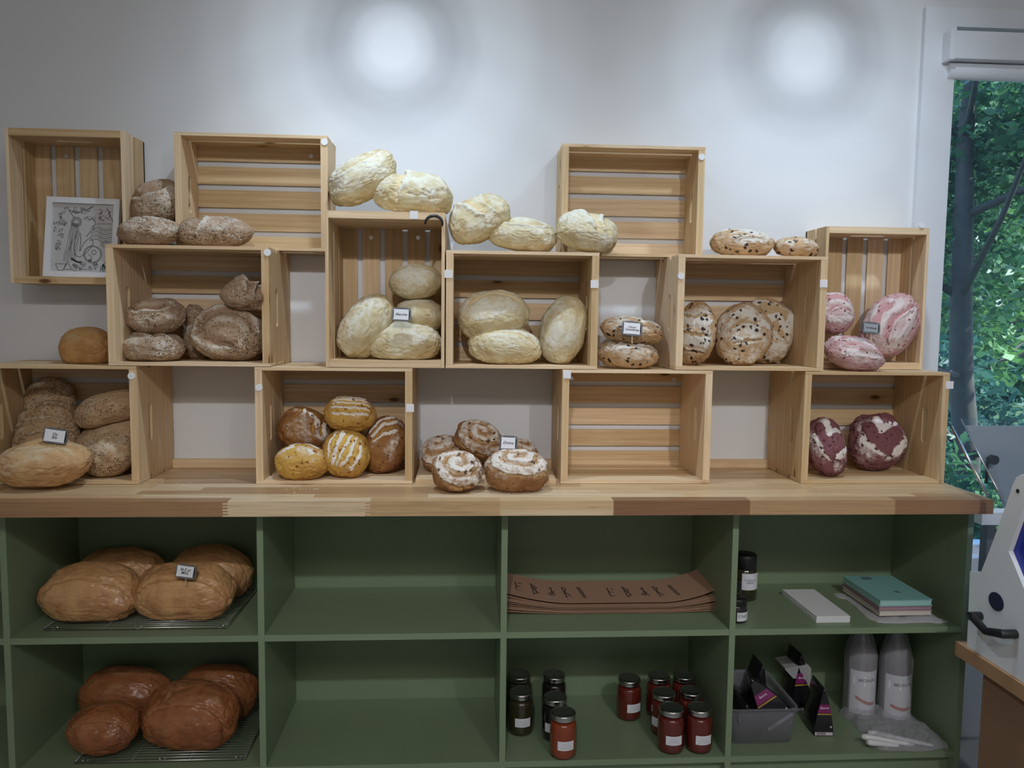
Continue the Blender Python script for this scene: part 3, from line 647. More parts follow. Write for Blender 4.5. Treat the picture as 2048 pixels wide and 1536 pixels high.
# second row, right crate
loaf('long banded chocolate chip loaf standing at the left of its crate', 'choco', 1392, 660, 132, 74, 84, -.17, .12, 60, 'bands', 29, floor=F2)
loaf('round chocolate chip loaf facing the room, front of the leaning pair', 'choco', 1489, 662, 122, 130, -6, -.16, .09, 72, 'chips', 30, floor=F2, xy=1.0)
loaf('round chocolate chip loaf half hidden behind another one', 'choco', 1536, 656, 124, 136, -12, -.075, .08, 72, 'petal', 31, floor=F2, xy=1.0)
# upright shallow crate at the right
FD = R2-.001
loaf('pink cranberry loaf half hidden at the left edge of the right upright crate', 'pink', 1668, 627, 84, 88, 0, -.10, .10, 60, 'petal', 32, xy=1.0)
loaf('pink cranberry loaf lying in front, with the dark sign stuck in it', 'pink', 1706, 699, 122, 72, -8, -.19, .13, 40, 'petal', 33, floor=FD)
loaf('tall pink cranberry loaf leaning upright in the right upright crate', 'pink', 1783, 651, 140, 104, 62, -.10, .10, 62, 'petal', 34, xy=1.1)
# bottom left crate
loaf('ridged seeded loaf standing upright behind the golden one', 'tan', 94, 835, 122, 140, 6, -.12, .12, 40, 'grooves', 35, floor=F1, turn=90, xy=1.0, seedamt=.6)
loaf('brown seeded loaf at the very back of the far left crate', 'tan', 100, 800, 96, 90, 0, -.05, .07, 45, 'slash', 36, xy=1.0, seedamt=.5)
loaf('seeded loaf on top of the right pile in the far left crate', 'tan', 220, 815, 140, 62, 14, -.13, .12, 20, 'plain', 37, seedamt=.5)
loaf('plain brown loaf in the middle of the right pile in the far left crate', 'tan', 218, 873, 150, 66, 22, -.13, .13, 20, 'plain', 38, seedamt=.25)
loaf('short seeded loaf with a bare end at the front of the far left crate', 'tan', 226, 930, 106, 90, 12, -.175, .13, 40, 'plain', 39, floor=F1, seedamt=.7)
loaf('large golden farmhouse loaf with an open split, jutting out over the worktop', 'farm', 88, 940, 180, 90, 2, -.29, .15, 28, 'slash', 40, floor=F1)
# five golden loaves
loaf('dark golden loaf with white flour patches at the back left', 'toast', 611, 863, 110, 88, -28, -.12, .13, 50, 'leafpatch', 41, xy=1.15)
loaf('oval orange loaf with floury stripes on top of the golden pile', 'gold', 700, 828, 106, 68, -6, -.15, .11, 35, 'fan', 42)
loaf('big dark brown loaf with three flour lines, right of the golden pile', 'toast', 772, 888, 84, 116, -10, -.13, .12, 40, 'stripes3', 43, floor=F1, xy=1.0)
loaf('small speckled golden loaf lying at the front left', 'gold', 605, 934, 108, 70, -3, -.21, .12, 25, 'dust', 44, floor=F1)
loaf('round yellow loaf with a fan of flour stripes facing the room', 'gold', 693, 907, 96, 96, 0, -.20, .10, 68, 'fan', 45, floor=F1, xy=1.0, turn=62, cat='bread')
# divine loaves on the board
BT = WT+.0125
loaf('rustic brown loaf at the back left behind the front spiral loaf', 'divine', 884, 904, 86, 68, 18, -.12, .12, 25, 'spiral', 46, floor=BT)
loaf('rustic loaf with a wide flour spiral on top of the pile behind the Divine sign', 'divine', 960, 878, 104, 72, -16, -.14, .12, 42, 'spiral', 47, xy=1.1)
loaf('rustic brown loaf with a floury cap at the back right behind the Divine sign', 'divine', 1040, 892, 88, 62, -12, -.11, .12, 12, 'spiral', 48, floor=BT)
loaf('front left rustic loaf with a floury curl beside the round one', 'divine', 914, 938, 104, 82, -6, -.325, .12, 42, 'spiral', 49, floor=WT+.0005, xy=1.0, turn=40)
loaf('front right round rustic loaf with white floury rosette, the Divine sign stuck behind', 'divine', 1033, 943, 132, 84, 0, -.325, .12, 26, 'spiral', 50, floor=WT+.0005, xy=1.05, turn=120)
# purple loaves
loaf('dark purple loaf with white flour leaf, partly hidden by the crate end', 'plum', 1652, 892, 84, 124, 12, -.185, .11, 62, 'vee', 51, floor=F1, xy=.9, turn=-20)
loaf('dark purple round loaf with white leaf flour pattern facing the room', 'plum', 1755, 877, 120, 122, 4, -.11, .11, 66, 'vee', 52, floor=F1, xy=1.0)
# honey loaves on racks
RK = ST+.0135; RK2 = FLR+.0135
loaf('glossy golden pan loaf at the front left of the upper rack', 'honey', 186, 1214, 200, 106, 0, -.235, .14, 14, 'pan', 53, floor=RK, e=.8, lump=.08)
loaf('glossy golden pan loaf at the front right of the upper rack, sign stuck in it', 'honey', 371, 1210, 200, 104, 0, -.235, .14, 14, 'pan', 54, floor=RK, e=.75, lump=.06)
loaf('glossy brown pan loaf at the back left of the upper rack', 'honey', 242, 1160, 178, 96, 0, -.09, .13, 8, 'plain', 55, floor=RK, e=.8)
loaf('glossy brown pan loaf at the back right of the upper rack', 'honey', 424, 1166, 165, 100, -3, -.09, .13, 8, 'plain', 56, floor=RK, e=.8)
loaf('short dark glazed loaf at the front left of the lower rack', 'dkhoney', 208, 1490, 138, 88, 4, -.265, .13, 16, 'pan', 57, floor=RK2, e=.85)
loaf('large dark glazed pan loaf at the front right of the lower rack', 'dkhoney', 382, 1473, 196, 122, -2, -.245, .15, 18, 'pan', 58, floor=RK2, e=.75)
loaf('dark glazed pan loaf at the back left of the lower rack', 'dkhoney', 254, 1412, 184, 100, 0, -.10, .13, 10, 'plain', 59, floor=RK2, e=.8)
loaf('dark glazed pan loaf at the back right of the lower rack', 'dkhoney', 434, 1412, 166, 100, -4, -.10, .13, 10, 'plain', 60, floor=RK2, e=.8)
# ------------------------------------------------------------------ board, racks, crumbs
BACK = []
a = PY(831, 965, -.245).x; b = PY(1112, 965, -.245).x
m = MB(); m.box((a, -.245, WT+.0003), (b, -.03, WT+.012), .55); tag(m.build('serving_board', PINE, None, .0015), 'plain thin wooden board under the rustic spiral loaves', 'board')
def rack(label, xa, xb, ya, yb, z):
    r = thing('cooling_rack', label, 'rack', ((xa+xb)/2, (ya+yb)/2, z), 'cooling racks')
    L = Vector(r.location); m = MB(); zz = z+.0105; q = .0016
    pts = [(xa, ya, zz), (xb, ya, zz), (xb, yb, zz), (xa, yb, zz), (xa, ya, zz)]
    for p, s in zip(pts[:-1], pts[1:]): m.tube([p, s], q*1.3, 6)
    for fx in (xa+.02, (xa+xb)/2, xb-.02):
        for fy in (ya+.015, yb-.015): m.tube([(fx-.008, fy, zz), (fx-.005, fy, z+.0015), (fx+.005, fy, z+.0015), (fx+.008, fy, zz)], q, 6)
    o = m.build('frame', STEEL, r); o.matrix_parent_inverse = Matrix.Translation(-L)
    m = MB(); n = int((yb-ya)/.0125)
    for k in range(1, n): yy = ya+(yb-ya)*k/n; m.tube([(xa, yy, zz+.0012), (xb, yy, zz+.0012)], .0011, 5)
    for fx in (xa+(xb-xa)*.33, xa+(xb-xa)*.67): m.tube([(fx, ya, zz), (fx, yb, zz)], .0013, 5)
    o = m.build('wires', STEEL, r); o.matrix_parent_inverse = Matrix.Translation(-L)
rack('wire cooling rack under the four golden loaves on the upper shelf', PY(85, 1270, -.33).x, PY(452, 1270, -.33).x, -.325, -.03, ST)
rack('wire cooling rack under the four dark loaves on the lower shelf', PY(150, 1500, -.33).x, PY(490, 1500, -.33).x, -.335, -.035, FLR)
m = MB(); rc = random.Random(9)
for (u, v, n, s) in ((600, 978, 22, 30), (330, 965, 10, 30), (370, 972, 8, 40), (960, 990, 10, 60), (200, 985, 6, 40)):
    for _ in range(n):
        p = PZ(u+rc.gauss(0, s), v+rc.gauss(0, 2.5), WT); q = .0006+.0012*rc.random()
        m.box((p.x-q, p.y-q*.7, WT+.0001), (p.x+q, p.y+q*.7, WT+q), rc.random())
o = m.build('bread_crumbs', plain('pale_crumbs', (.72, .62, .46), .8)); tag(o, 'pale bread crumbs and flour scattered on the worktop', 'crumbs', kind='stuff')

# ------------------------------------------------------------------ lettering
def textmesh(body, size, mat, parent, M4, name='lettering', shear=.15, align='CENTER', thick=.0, sx=1.0, space=1.0):
    cu = bpy.data.curves.new(name, 'FONT'); cu.body = body; cu.size = size; cu.shear = shear; cu.align_x = align; cu.align_y = 'CENTER'; cu.extrude = .00012; cu.offset = thick; cu.space_line = .85; cu.space_character = space
    t = bpy.data.objects.new(name, cu); COL.objects.link(t); dg = bpy.context.evaluated_depsgraph_get(); dg.update()
    me = bpy.data.meshes.new_from_object(t.evaluated_get(dg)); bpy.data.objects.remove(t)
    me.name = name; me.materials.clear(); me.materials.append(mat)
    me.transform(M4 @ Matrix.Diagonal((sx, 1, 1, 1))); o = bpy.data.objects.new(name, me); link(o, parent); return o
FRONT = Matrix(((1, 0, 0, 0), (0, 0, -1, 0), (0, 1, 0, 0), (0, 0, 0, 1)))      # text plane turned to face the room
def sign(label, cx, cy, w, h, rot, Y, text, size, stick_to, dark=False, yaw=0, shift=0):
    c = PY(cx, cy, Y); d = (Y-CAM.y)/F; W2, H2 = w*d/2, h*d/2
    r = thing('price_sign', label, 'sign', c, 'small name signs stuck in the loaves'); r.rotation_euler = (math.radians(-8), math.radians(-rot), math.radians(yaw))
    def frame(s, bump):
        pts = []
        n = 64
        for k in range(n):
            t = 2*PI*k/n; cx_, cz_ = math.cos(t), math.sin(t); e = .28
            x = math.copysign(abs(cx_)**e, cx_)*(W2-s); z = math.copysign(abs(cz_)**e, cz_)*(H2-s); q = 1+bump*math.cos(8*t); pts.append((x*q, z*q))
        return pts
    m = MB(); m.prism(frame(0, .03), 1, -.001, .001); m.build('frame', INK, r, 0)
    rim = MB(); o_ = frame(.0015, .03); i_ = frame(.0022, .03)
    for k in range(64):
        j = (k+1) % 64; rim.quad([(o_[k][0], -.00115, o_[k][1]), (o_[j][0], -.00115, o_[j][1]), (i_[j][0], -.00115, i_[j][1]), (i_[k][0], -.00115, i_[k][1])], [(0, 0)]*4, .5)
    rim.build('white_outline', plain('chalk_line', (.6, .62, .6)), r)
    m = MB(); m.box((-W2+.0045+shift, -.0014, -H2+.0042), (W2-.0058+shift, -.0009, H2-.0042)); m.build('card', WHITE if not dark else plain('grey_card', (.32, .34, .36)), r)
    textmesh(text, size, INK, r, Matrix.Translation((shift-.0006, -.00155, 0)) @ FRONT, shear=.25, thick=.00012)
    ln = stick_to*d; m = MB(); m.box((-.0011, -.0003, -H2-ln), (.0011, .0019, -H2+.006)); s = m.build('stick', STICK, r); s.matrix_parent_inverse = Matrix.Rotation(math.radians(rot), 4, 'Y')
sign('black framed sign with faint writing above the golden farmhouse loaf', 111, 872, 46, 30, -8, -.30, 'De\nBlé', .0100, 22, shift=-.001)
sign('black framed sign reading Blanche in the upright crate', 803, 629, 37, 27, -2, -.25, 'Blanche', .0098, 18)
sign('black framed sign reading Choco Canneberge', 1264, 657, 41, 29, -4, -.245, 'Choco\nCanneberge', .0080, 16)
sign('dark sign with tiny writing among the pink loaves', 1742, 656, 38, 24, -5, -.26, 'Canneberge', .0062, 20, True)
sign('black framed sign reading Divine', 1017, 886, 36, 29, -3, -.30, 'Divine', .0108, 18)
sign('black framed sign reading Blé et Miel on the golden pan loaf', 372, 1143, 40, 28, -8, -.305, 'BLÉ et\nMIEL', .0098, 14, shift=-.0012)

# ------------------------------------------------------------------ framed line drawing
c = PY(155, 474, -.108); fw, fh = .196, .222
fr = thing('picture_frame', 'white frame with a black line drawing, standing in the far left hung crate', 'picture', (c.x, -.105, cr_['A'].location.z+.0195)); fr.rotation_euler = (math.radians(-7), math.radians(1.2), 0)
m = MB(); b = .0155
for q in (((-fw/2, 0, 0), (-fw/2+b, .014, fh)), ((fw/2-b, 0, 0), (fw/2, .014, fh)), ((-fw/2+b, 0, 0), (fw/2-b, .014, b)), ((-fw/2+b, 0, fh-b), (fw/2-b, .014, fh))): m.box(*q)
m.build('frame', plain('white_lacquer', (.78, .78, .80), .35), fr, .001)
sbox('paper', (-fw/2+b-.001, .008, b-.001), (fw/2-b+.001, .012, fh-b+.001), plain('drawing_paper', (.52, .51, .50), .8), fr)
m = MB(); rd = random.Random(11); PWx, PHz = fw/2-b-.003, fh-2*b-.006
def line(pts, wd=.0006):
    wd *= 1.35
    pts = [(max(-PWx, min(PWx, x)), max(b+.003, min(b+.003+PHz, z))) for x, z in pts]
    for p, q in zip(pts[:-1], pts[1:]):
        dx, dz = q[0]-p[0], q[1]-p[1]; L = math.hypot(dx, dz)
        if L < 1e-5: continue
        nx, nz = -dz/L*wd/2, dx/L*wd/2
        m.quad([(p[0]+nx, .0079, p[1]+nz), (q[0]+nx, .0079, q[1]+nz), (q[0]-nx, .0079, q[1]-nz), (p[0]-nx, .0079, p[1]-nz)], [(0, 0)]*4, .5)
def G(u, v): return ((u-.5)*2*PWx, b+.003+v*PHz)
def curve(us, wd=.0006, n=10):
    out = []
    P = [G(*u) for u in us]; P = [P[0]]+P+[P[-1]]
    for i in range(1, len(P)-2):
        for k in range(n):
            t = k/n; out.append(tuple(.5*((2*P[i][j])+(-P[i-1][j]+P[i+1][j])*t+(2*P[i-1][j]-5*P[i][j]+4*P[i+1][j]-P[i+2][j])*t*t+(-P[i-1][j]+3*P[i][j]-3*P[i+1][j]+P[i+2][j])*t**3) for j in (0, 1)))
    out.append(P[-2]); line(out, wd)
def circ(u, v, r, wd=.0006, a0=0, a1=6.3, sq=1): line([(G(u, v)[0]+r*math.cos(a0+(a1-a0)*k/22), G(u, v)[1]+r*sq*math.sin(a0+(a1-a0)*k/22)) for k in range(23)], wd)
for k in range(9):   # long hair
    o = k*.022; curve([(.30+o*.6, .72), (.26+o, .55), (.24+o*.9+.02*math.sin(k), .38), (.20+o*1.1, .25), (.19+o*1.2, .14)], .0009 if k % 2 else .0006)
curve([(.40, .60), (.37, .45), (.38, .26), (.48, .22), (.62, .33), (.68, .44), (.62, .50), (.52, .42), (.46, .30), (.47, .45), (.45, .58)], .0011)   # bent arm
curve([(.50, .78), (.55, .82), (.60, .78), (.66, .80), (.70, .72), (.66, .68), (.69, .64), (.62, .60), (.56, .52)], .0011)   # profile
circ(.58, .80, .006); circ(.67, .80, .005); circ(.38, .74, .011, .0012); circ(.38, .74, .007, .001); circ(.38, .74, .014, .0008)
curve([(.24, .92), (.40, .88), (.60, .96), (.66, .99)], .0012); curve([(.24, .92), (.34, .80)], .0012)
for k in range(26): u = .30+.3*rd.random(); v = .86+.1*rd.random(); line([G(u, v), G(u+.03, v+.02)], .0012)
for k in range(8): curve([(.62, .66-.028*k), (.74, .70-.03*k), (.84, .655-.03*k), (1.0, .68-.03*k)], .0010 if k % 2 else .0006)   # waves
line([G(.72, .72), G(1, .72)]); line([G(.72, .735), G(1, .735)]); curve([(.88, .98), (.95, .85), (1, .75)], .0012)
for k in range(46): u, v = .74+.2*rd.random(), .76+.18*rd.random(); line([G(u, v), G(u+.02, v+.012)], .001)
circ(.68, .26, .022, .0013); circ(.68, .26, .025, .0007); circ(.70, .29, .006, .0012); curve([(.60, .26), (.66, .22), (.66, .18), (.63, .16)], .0010); circ(.64, .17, .004, .0014, sq=.5)
for k in range(16): a = -1+2.2*k/15; p = G(.72, .24); line([(p[0]+.032*math.cos(a), p[1]+.032*math.sin(a)), (p[0]+.052*math.cos(a-.25), p[1]+.055*math.sin(a-.25))], .0009)
for k in range(17):   # leaves on the left edge
    u, v, t, s = .02+.2*rd.random(), .30+.66*rd.random(), rd.random()*6, .05+.04*rd.random()
    for q in (-1, 1): curve([(u, v), (u+s*math.cos(t)*.5-q*.022*math.sin(t), v+s*math.sin(t)*.5+q*.02*math.cos(t)), (u+s*math.cos(t), v+s*math.sin(t))], .0007, 5)
    line([G(u, v), G(u+s*math.cos(t)*.9, v+s*math.sin(t)*.9)], .0005)
line([G(.06, .10), G(.25, .10), G(.19, 0), G(.11, 0), G(.06, .10)], .001); line([G(.26, .14), G(.34, .02), G(.20, .02), G(.26, .14)], .001)
curve([(.32, .19), (.42, .14), (.50, .13)], .0035); circ(.50, .13, .004, .0008)
for k in range(16): u, v = .36+.45*rd.random(), .02+.1*rd.random(); circ(u, v, .002+.004*rd.random(), .0009, sq=.7)
for k in range(7): line([G(.86, .12), G(.82+.03*k, 0)], .0008)
line([G(.48, 0), G(.48, .03), G(.64, .03)], .0009)
m.build('ink_drawing', INK, fr)

# ------------------------------------------------------------------ jars
def jarmat(name, c): return plain(name, c, .15, coat=.6)
JM = {'olive': jarmat('olive_preserve', (.035, .03, .012)), 'dark': jarmat('black_preserve', (.014, .01, .012)), 'orange': jarmat('orange_red_preserve', (.26, .045, .012)), 'red': jarmat('red_preserve', (.13, .018, .012))}
LABEL = M('paper_label', .7); w_ = LABEL.n('ShaderNodeTexWave', bands_direction='Y'); LABEL.l(LABEL.mapv(LABEL.uv(), (1, 1, 1)), w_.inputs[0]); w_.inputs['Scale'].default_value = 2.2; w_.inputs['Distortion'].default_value = 0
LABEL.color((.74, .75, .80)); LABEL = LABEL.m
def arcpatch(m, r, z0, z1, a0, a1, n=14, zf=None):
    for k in range(n):
        t0, t1 = a0+(a1-a0)*k/n, a0+(a1-a0)*(k+1)/n
        P = [(r*math.cos(t0), r*math.sin(t0), z0), (r*math.cos(t1), r*math.sin(t1), z0), (r*math.cos(t1), r*math.sin(t1), z1), (r*math.cos(t0), r*math.sin(t0), z1)]
        m.quad(P, [(k/n, 0), ((k+1)/n, 0), ((k+1)/n, 1), (k/n, 1)], .5, True)
def mason(label, px, py, content, lab=0.0, group='jars of preserves on the lower shelf', R=.037, H=.128, y_=None):
    p = PZ(px, py, FLR); r = thing('preserve_jar', label, 'jar', (p.x, max(min(p.y+R, -.045), -.33), FLR+.0004), group)
    k = H/.128; rr = R/.037
    prof = [(0, 0), (.030, 0), (.0355, .004), (.037, .012), (.037, .080), (.0355, .090), (.031, .098), (.030, .104)]
    m = MB(); m.lathe([(a*rr, z*k) for a, z in prof]+[(.030*rr, .112*k)], n=32); m.build('glass_jar', GLASS, r)
    m = MB(); m.lathe([(0, .003)]+[(max(a*rr-.0018, 0), z*k+.001) for a, z in prof[1:-2]]+[(.029*rr, .098*k), (0, .0985*k)], n=32); m.build('contents', JM[content], r)
    m = MB(); zb_ = .1035*k; m.lathe([(.0318*rr, zb_), (.0328*rr, zb_+.001), (.0330*rr, zb_+.005), (.0322*rr, zb_+.006), (.0330*rr, zb_+.007), (.0330*rr, zb_+.013), (.0322*rr, zb_+.0155), (.0290*rr, zb_+.0162)], n=32)
    m.build('screw_band', LIDM, r)
    m = MB(); m.lathe([(.0290*rr, zb_+.0162), (.0280*rr, zb_+.0152), (.0100*rr, zb_+.0156), (0, zb_+.0156)], n=32); m.build('lid', plain('lid_disc', (.30, .31, .29), .3, .9) if not bpy.data.materials.get('lid_disc') else bpy.data.materials['lid_disc'], r)
    m = MB(); a = -PI/2+lab; arcpatch(m, .0374*rr, .030*k, .055*k, a-.62, a+.62); l_ = m.build('label', LABEL, r)
    m = MB()
    for i in range(4): arcpatch(m, .0376*rr, (.035+.0045*i)*k, (.0357+.0045*i)*k, a-.45+.05*i, a+.42-.06*i, 8)
    m.build('printed_lines', plain('grey_print', (.25, .27, .34)) if not bpy.data.materials.get('grey_print') else bpy.data.materials['grey_print'], l_)
mason('olive brown jar at the far left, front of its pair', 1043, 1476, 'olive', .1)
mason('olive brown jar at the far left, behind another', 1040, 1438, 'olive', .0)
mason('black jar right of the olive ones, partly behind the orange jar', 1112, 1488, 'dark', -.3)
mason('black jar at the back, second from the left divider', 1110, 1438, 'dark', .2)
mason('orange red jar standing alone at the front left', 1129, 1524, 'orange', .1)
mason('dark red jar standing apart at the left of the red cluster', 1262, 1446, 'red', .3)
mason('dark red jar at the back of the red cluster, left', 1322, 1440, 'red', .5)
mason('dark red jar at the back of the red cluster, right', 1373, 1438, 'red', .5)
mason('dark red jar in the middle of the red cluster, left', 1333, 1478, 'red', -.7)
mason('dark red jar in the middle of the red cluster, right', 1388, 1474, 'red', .5)
mason('red jar at the front of the red cluster, left', 1348, 1513, 'red', .0)
mason('red jar at the front of the red cluster, right', 1405, 1512, 'red', .1)
def smalljar(label, px, py, R, H, content, text, tz, tsize, lz, a0=-.9, a1=.9, name='spread_jar'):
    p = PZ(px, py, ST); r = thing(name, label, 'jar', (p.x, p.y+R, ST+.0004), 'spread jars on the upper right shelf')
    L = H*.30
    m = MB(); m.lathe([(0, 0), (R*.85, 0), (R, .004), (R, H-L-.012), (R*.88, H-L-.002), (R*.84, H-L)], n=32); m.build('jar_body', JM[content], r)
    m = MB(); m.lathe([(R*.9, H-L), (R*.92, H-L+.001), (R*.92, H-.004), (R*.87, H), (0, H)], n=32); m.build('lid', BLACK, r)
    m = MB(); arcpatch(m, R+.0004, lz[0], lz[1], -PI/2+a0, -PI/2+a1, 18); lb = m.build('label', LABEL, r)
    t = textmesh(text, tsize, bpy.data.materials['grey_print'], r, FRONT, shear=0, thick=.0001, name='printed_name')
    for v in t.data.vertices:
        x, y, z = v.co; an = -PI/2+(x+tz[0])/R; v.co = ((R+.0007)*math.cos(an), (R+.0007)*math.sin(an), z+tz[1])
smalljar('tall green brown jar with black lid and wide white label, at the back', 1497, 1205, .035, .135, 'olive', 'Crammos\ncâpres', (.003, .062), .0085, (.036, .085), -.6, 1.15)
smalljar('black lidded jar mostly hidden behind the divider', 1469, 1222, .030, .075, 'olive', 'Câpre', (.0, .020), .008, (.010, .030))
smalljar('small dark red jar with white label at the front beside the divider', 1480, 1249, .028, .066, 'dark', 'Cham', (.008, .022), .012, (.008, .032), -.3, 1.2)

# ------------------------------------------------------------------ paper bags, napkins, notebooks
KR = M('kraft_paper', .8); KR.color(KR.mix(KR.noise(220, KR.obj(), 3), (.34, .20, .13), (.44, .27, .18))); KR = KR.m
BROWNINK = plain('brown_ink', (.07, .045, .035), .7)
xa, xb = PXs[3][1]+.003, PY(1432, 1220, -.2).x
n_b = 14
ORD = ['first', 'second', 'third', 'fourth', 'fifth', 'sixth', 'seventh', 'eighth', 'ninth', 'tenth', 'eleventh', 'twelfth', 'thirteenth', 'lowest']
def bagz(u, k):      # height profile: both ends curl up, more at the top of the pile
    f = k/(n_b-1); l = max(0, 1-u/.30); r = max(0, (u-.74)/.26)
    return .0019*k*(1+.3*math.sin(k))*(1-.1*l)+(.006+.028*f)*l**1.6+(.003+.030*f)*r**1.7*(1+.2*math.sin(2*k))
for k in range(n_b):
    rb = random.Random(k); y0 = -.245+.008*rb.random()+(.012 if k > 9 else 0); y1 = y0+.165; xo = -.003*rb.random(); m = MB(); N = 36; th = .0010
    V = []
    for i in range(N+1):
        u = i/N; x = xa+(xb-xa)*u*(1-.006*rb.random())+(.0)*k; z = ST+.0006+bagz(u, k); V.append((x, z))
    for i in range(N):
        (xq, zq), (xr, zr) = V[i], V[i+1]; tl = .004*math.sin(k)
        A = [(xq, y0, zq), (xr, y0, zr), (xr, y1, zr+.006*k/n_b), (xq, y1, zq+.006*k/n_b)]
        T = [(x, y, z+th) for x, y, z in A]
        m.quad(A[::-1], [(0, 0)]*4, .5, True); m.quad(T, [(0, 0)]*4, .5, True); m.quad([A[0], A[1], T[1], T[0]], [(0, 0)]*4, .5); m.quad([A[2], A[3], T[3], T[2]], [(0, 0)]*4, .5)
    root = m.build('paper_bag', KR)
    if k == n_b-1:
        tag(root, 'topmost long brown paper bag of the pile, with dark printed letters', 'bag', 'brown paper bags piled on the shelf')
        g = MB()
        def surf(u, v):
            return Vector((xa+(xb-xa)*u, y0+(y1-y0)*v, ST+.0006+bagz(u, k)+.006*v+th+.0009))
        def st(pts, wd=.0032):
            for p, q in zip(pts[:-1], pts[1:]):
                P, Q = surf(*p), surf(*q); d = (Q-P); nn = Vector((-d.y, d.x, 0)).normalized()*wd/2
                g.quad([P+nn, P-nn, Q-nn, Q+nn], [(0, 0)]*4, .5)
        for base in (.055, .50):
            for j, gl in enumerate(('E', 'B', 'A', 'R', 'I')):
                u0 = base+j*.075; s = .024
                S_ = {'E': [[(0, .8), (0, .2), (1, .2)], [(0, .5), (.9, .45)], [(.6, .75), (1.2, .7)]], 'B': [[(0, .9), (.3, .1), (1, .3), (.5, .5), (1.1, .6), (0, .9)], [(.2, .7), (1.2, .2)]],
                      'A': [[(0, .3), (1.4, .5)], [(0, .3), (.8, .2), (.9, .8)], [(.6, .8), (1.4, .2)]], 'R': [[(0, .9), (.5, .1)], [(0, .9), (.8, .8), (.4, .5)], [(.4, .5), (1.4, .2)]], 'I': [[(0, .9), (.7, .1)], [(.4, .9), (1.1, .1), (.7, .1)]]}[gl]
                for s_ in S_: st([(u0+x*s, .15+z*.6) for x, z in s_])
        g.build('printed_letters', BROWNINK, root)
    else: tag(root, ORD[n_b-1-k]+' long brown paper bag from the top of the pile', 'bag', 'brown paper bags piled on the shelf')
# folded white napkins / sleeves
pa = PZ(1632, 1246, ST); rn = random.Random(4)
for k in range(8):
    m = MB(); dx = .002*rn.random(); z = ST+.0005+k*.0022; x0 = pa.x+dx
    m.prism([(x0, pa.y+.002*rn.random()), (x0+.095, pa.y+.003*rn.random()), (x0+.092, pa.y+.215), (x0-.006, pa.y+.215)], 2, z, z+.0017)
    tag(m.build('folded_napkin', WHITE), 'topmost folded white napkin of the stack' if k == 7 else ORD[7-k]+' folded white napkin from the top of the stack beside the notebooks', 'napkin', 'folded white napkins')
# notebooks on a plastic sleeve
pn = PZ(1757, 1232, ST+.012)
def slab(name, label, cat, x0, y0, w, d, z, t, mat, rot, grp=None, pages=None):
    r = thing(name, label, cat, (x0+w/2, y0+d/2, z), grp, math.radians(rot))
    if pages:
        for nm, (a, b) in (('cover', (0, .0016)), ('cover', (t-.0016, t))): sbox(nm, (-w/2, -d/2, a), (w/2, d/2, b), mat, r, .0006)
        sbox('pages', (-w/2+.002, -d/2+.002, .0016), (w/2-.002, d/2-.002, t-.0016), pages, r)
    return r
TEAL = plain('teal_cover', (.24, .50, .47), .5); ROSE = plain('mauve_cover', (.30, .17, .22), .5); CREAM = plain('cream_cover', (.62, .58, .50), .5)
Z0 = ST+.0125
slab('notebook', 'cream notebook at the bottom of the notebook stack', 'notebook', pn.x, pn.y, .152, .205, Z0, .0135, CREAM, 1, 'stacked notebooks', CREAM)
slab('notebook', 'mauve notebook in the middle of the notebook stack', 'notebook', pn.x, pn.y, .153, .205, Z0+.0138, .0125, ROSE, 0, 'stacked notebooks', plain('mauve_pages', (.36, .24, .27)))
tb = slab('notebook', 'pale teal notebook on top of the stack', 'notebook', pn.x, pn.y, .152, .205, Z0+.0266, .0175, TEAL, .8, 'stacked notebooks', plain('teal_pages', (.35, .58, .55)))
m = MB(); m.box((-.03, .066, .0176), (.0, .090, .0179)); m.build('cover_print', plain('slate_print', (.12, .2, .2)), tb)
m = MB(); m.prism([(.0, -.035), (.016, -.03), (.02, -.045), (.01, -.048)], 2, .0176, .0179); m.build('cover_print', bpy.data.materials['slate_print'], tb)
BAGM = glassy('clear_film', (.80, .80, .82), .55, .22)
def crumple(name, label, cat, pts, x0, y0, w, d, z, h, mat, seed, parent=None, bumps=7):
    N, Mn = 60, 50; xs = np.linspace(0, 1, N); ys = np.linspace(0, 1, Mn); X, Yg = np.meshgrid(xs, ys, indexing='ij')
    P = np.stack([X.ravel()*bumps, Yg.ravel()*bumps, np.full(X.size, seed*1.7)], 1)
    ridge = 1-np.abs(fbm(P, seed, 3)); edge = (np.minimum(np.minimum(X, 1-X), np.minimum(Yg, 1-Yg)).ravel()*9).clip(0, 1)**.5
    hh = h*edge*(.55+.35*ridge+.2*vn(P*.35, seed)); wob = .012*vn(P*.8, seed+3)
    V = np.stack([x0+X.ravel()*w+wob, y0+Yg.ravel()*d+wob*.6, z+np.maximum(hh, .0008)], 1)
    B = V.copy(); B[:, 2] = z
    A = np.vstack([V, B]).tolist(); fs = []; o = N*Mn
    for i in range(N-1):
        for j in range(Mn-1):
            q = (i*Mn+j, (i+1)*Mn+j, (i+1)*Mn+j+1, i*Mn+j+1); fs.append(q); fs.append(tuple(o+k for k in q[::-1]))
    bd = [(i*Mn) for i in range(N)]+[(N-1)*Mn+j for j in range(1, Mn)]+[i*Mn+Mn-1 for i in range(N-2, -1, -1)]+[j for j in range(Mn-2, 0, -1)]
    for a_, b_ in zip(bd, bd[1:]+bd[:1]): fs.append((a_, o+a_, o+b_, b_))
    me = bpy.data.meshes.new(name); me.from_pydata(A, [], fs); me.polygons.foreach_set('use_smooth', [True]*len(fs)); me.materials.append(mat); me.update()
    ob = bpy.data.objects.new(name, me); link(ob, parent); return tag(ob, label, cat) if label else ob
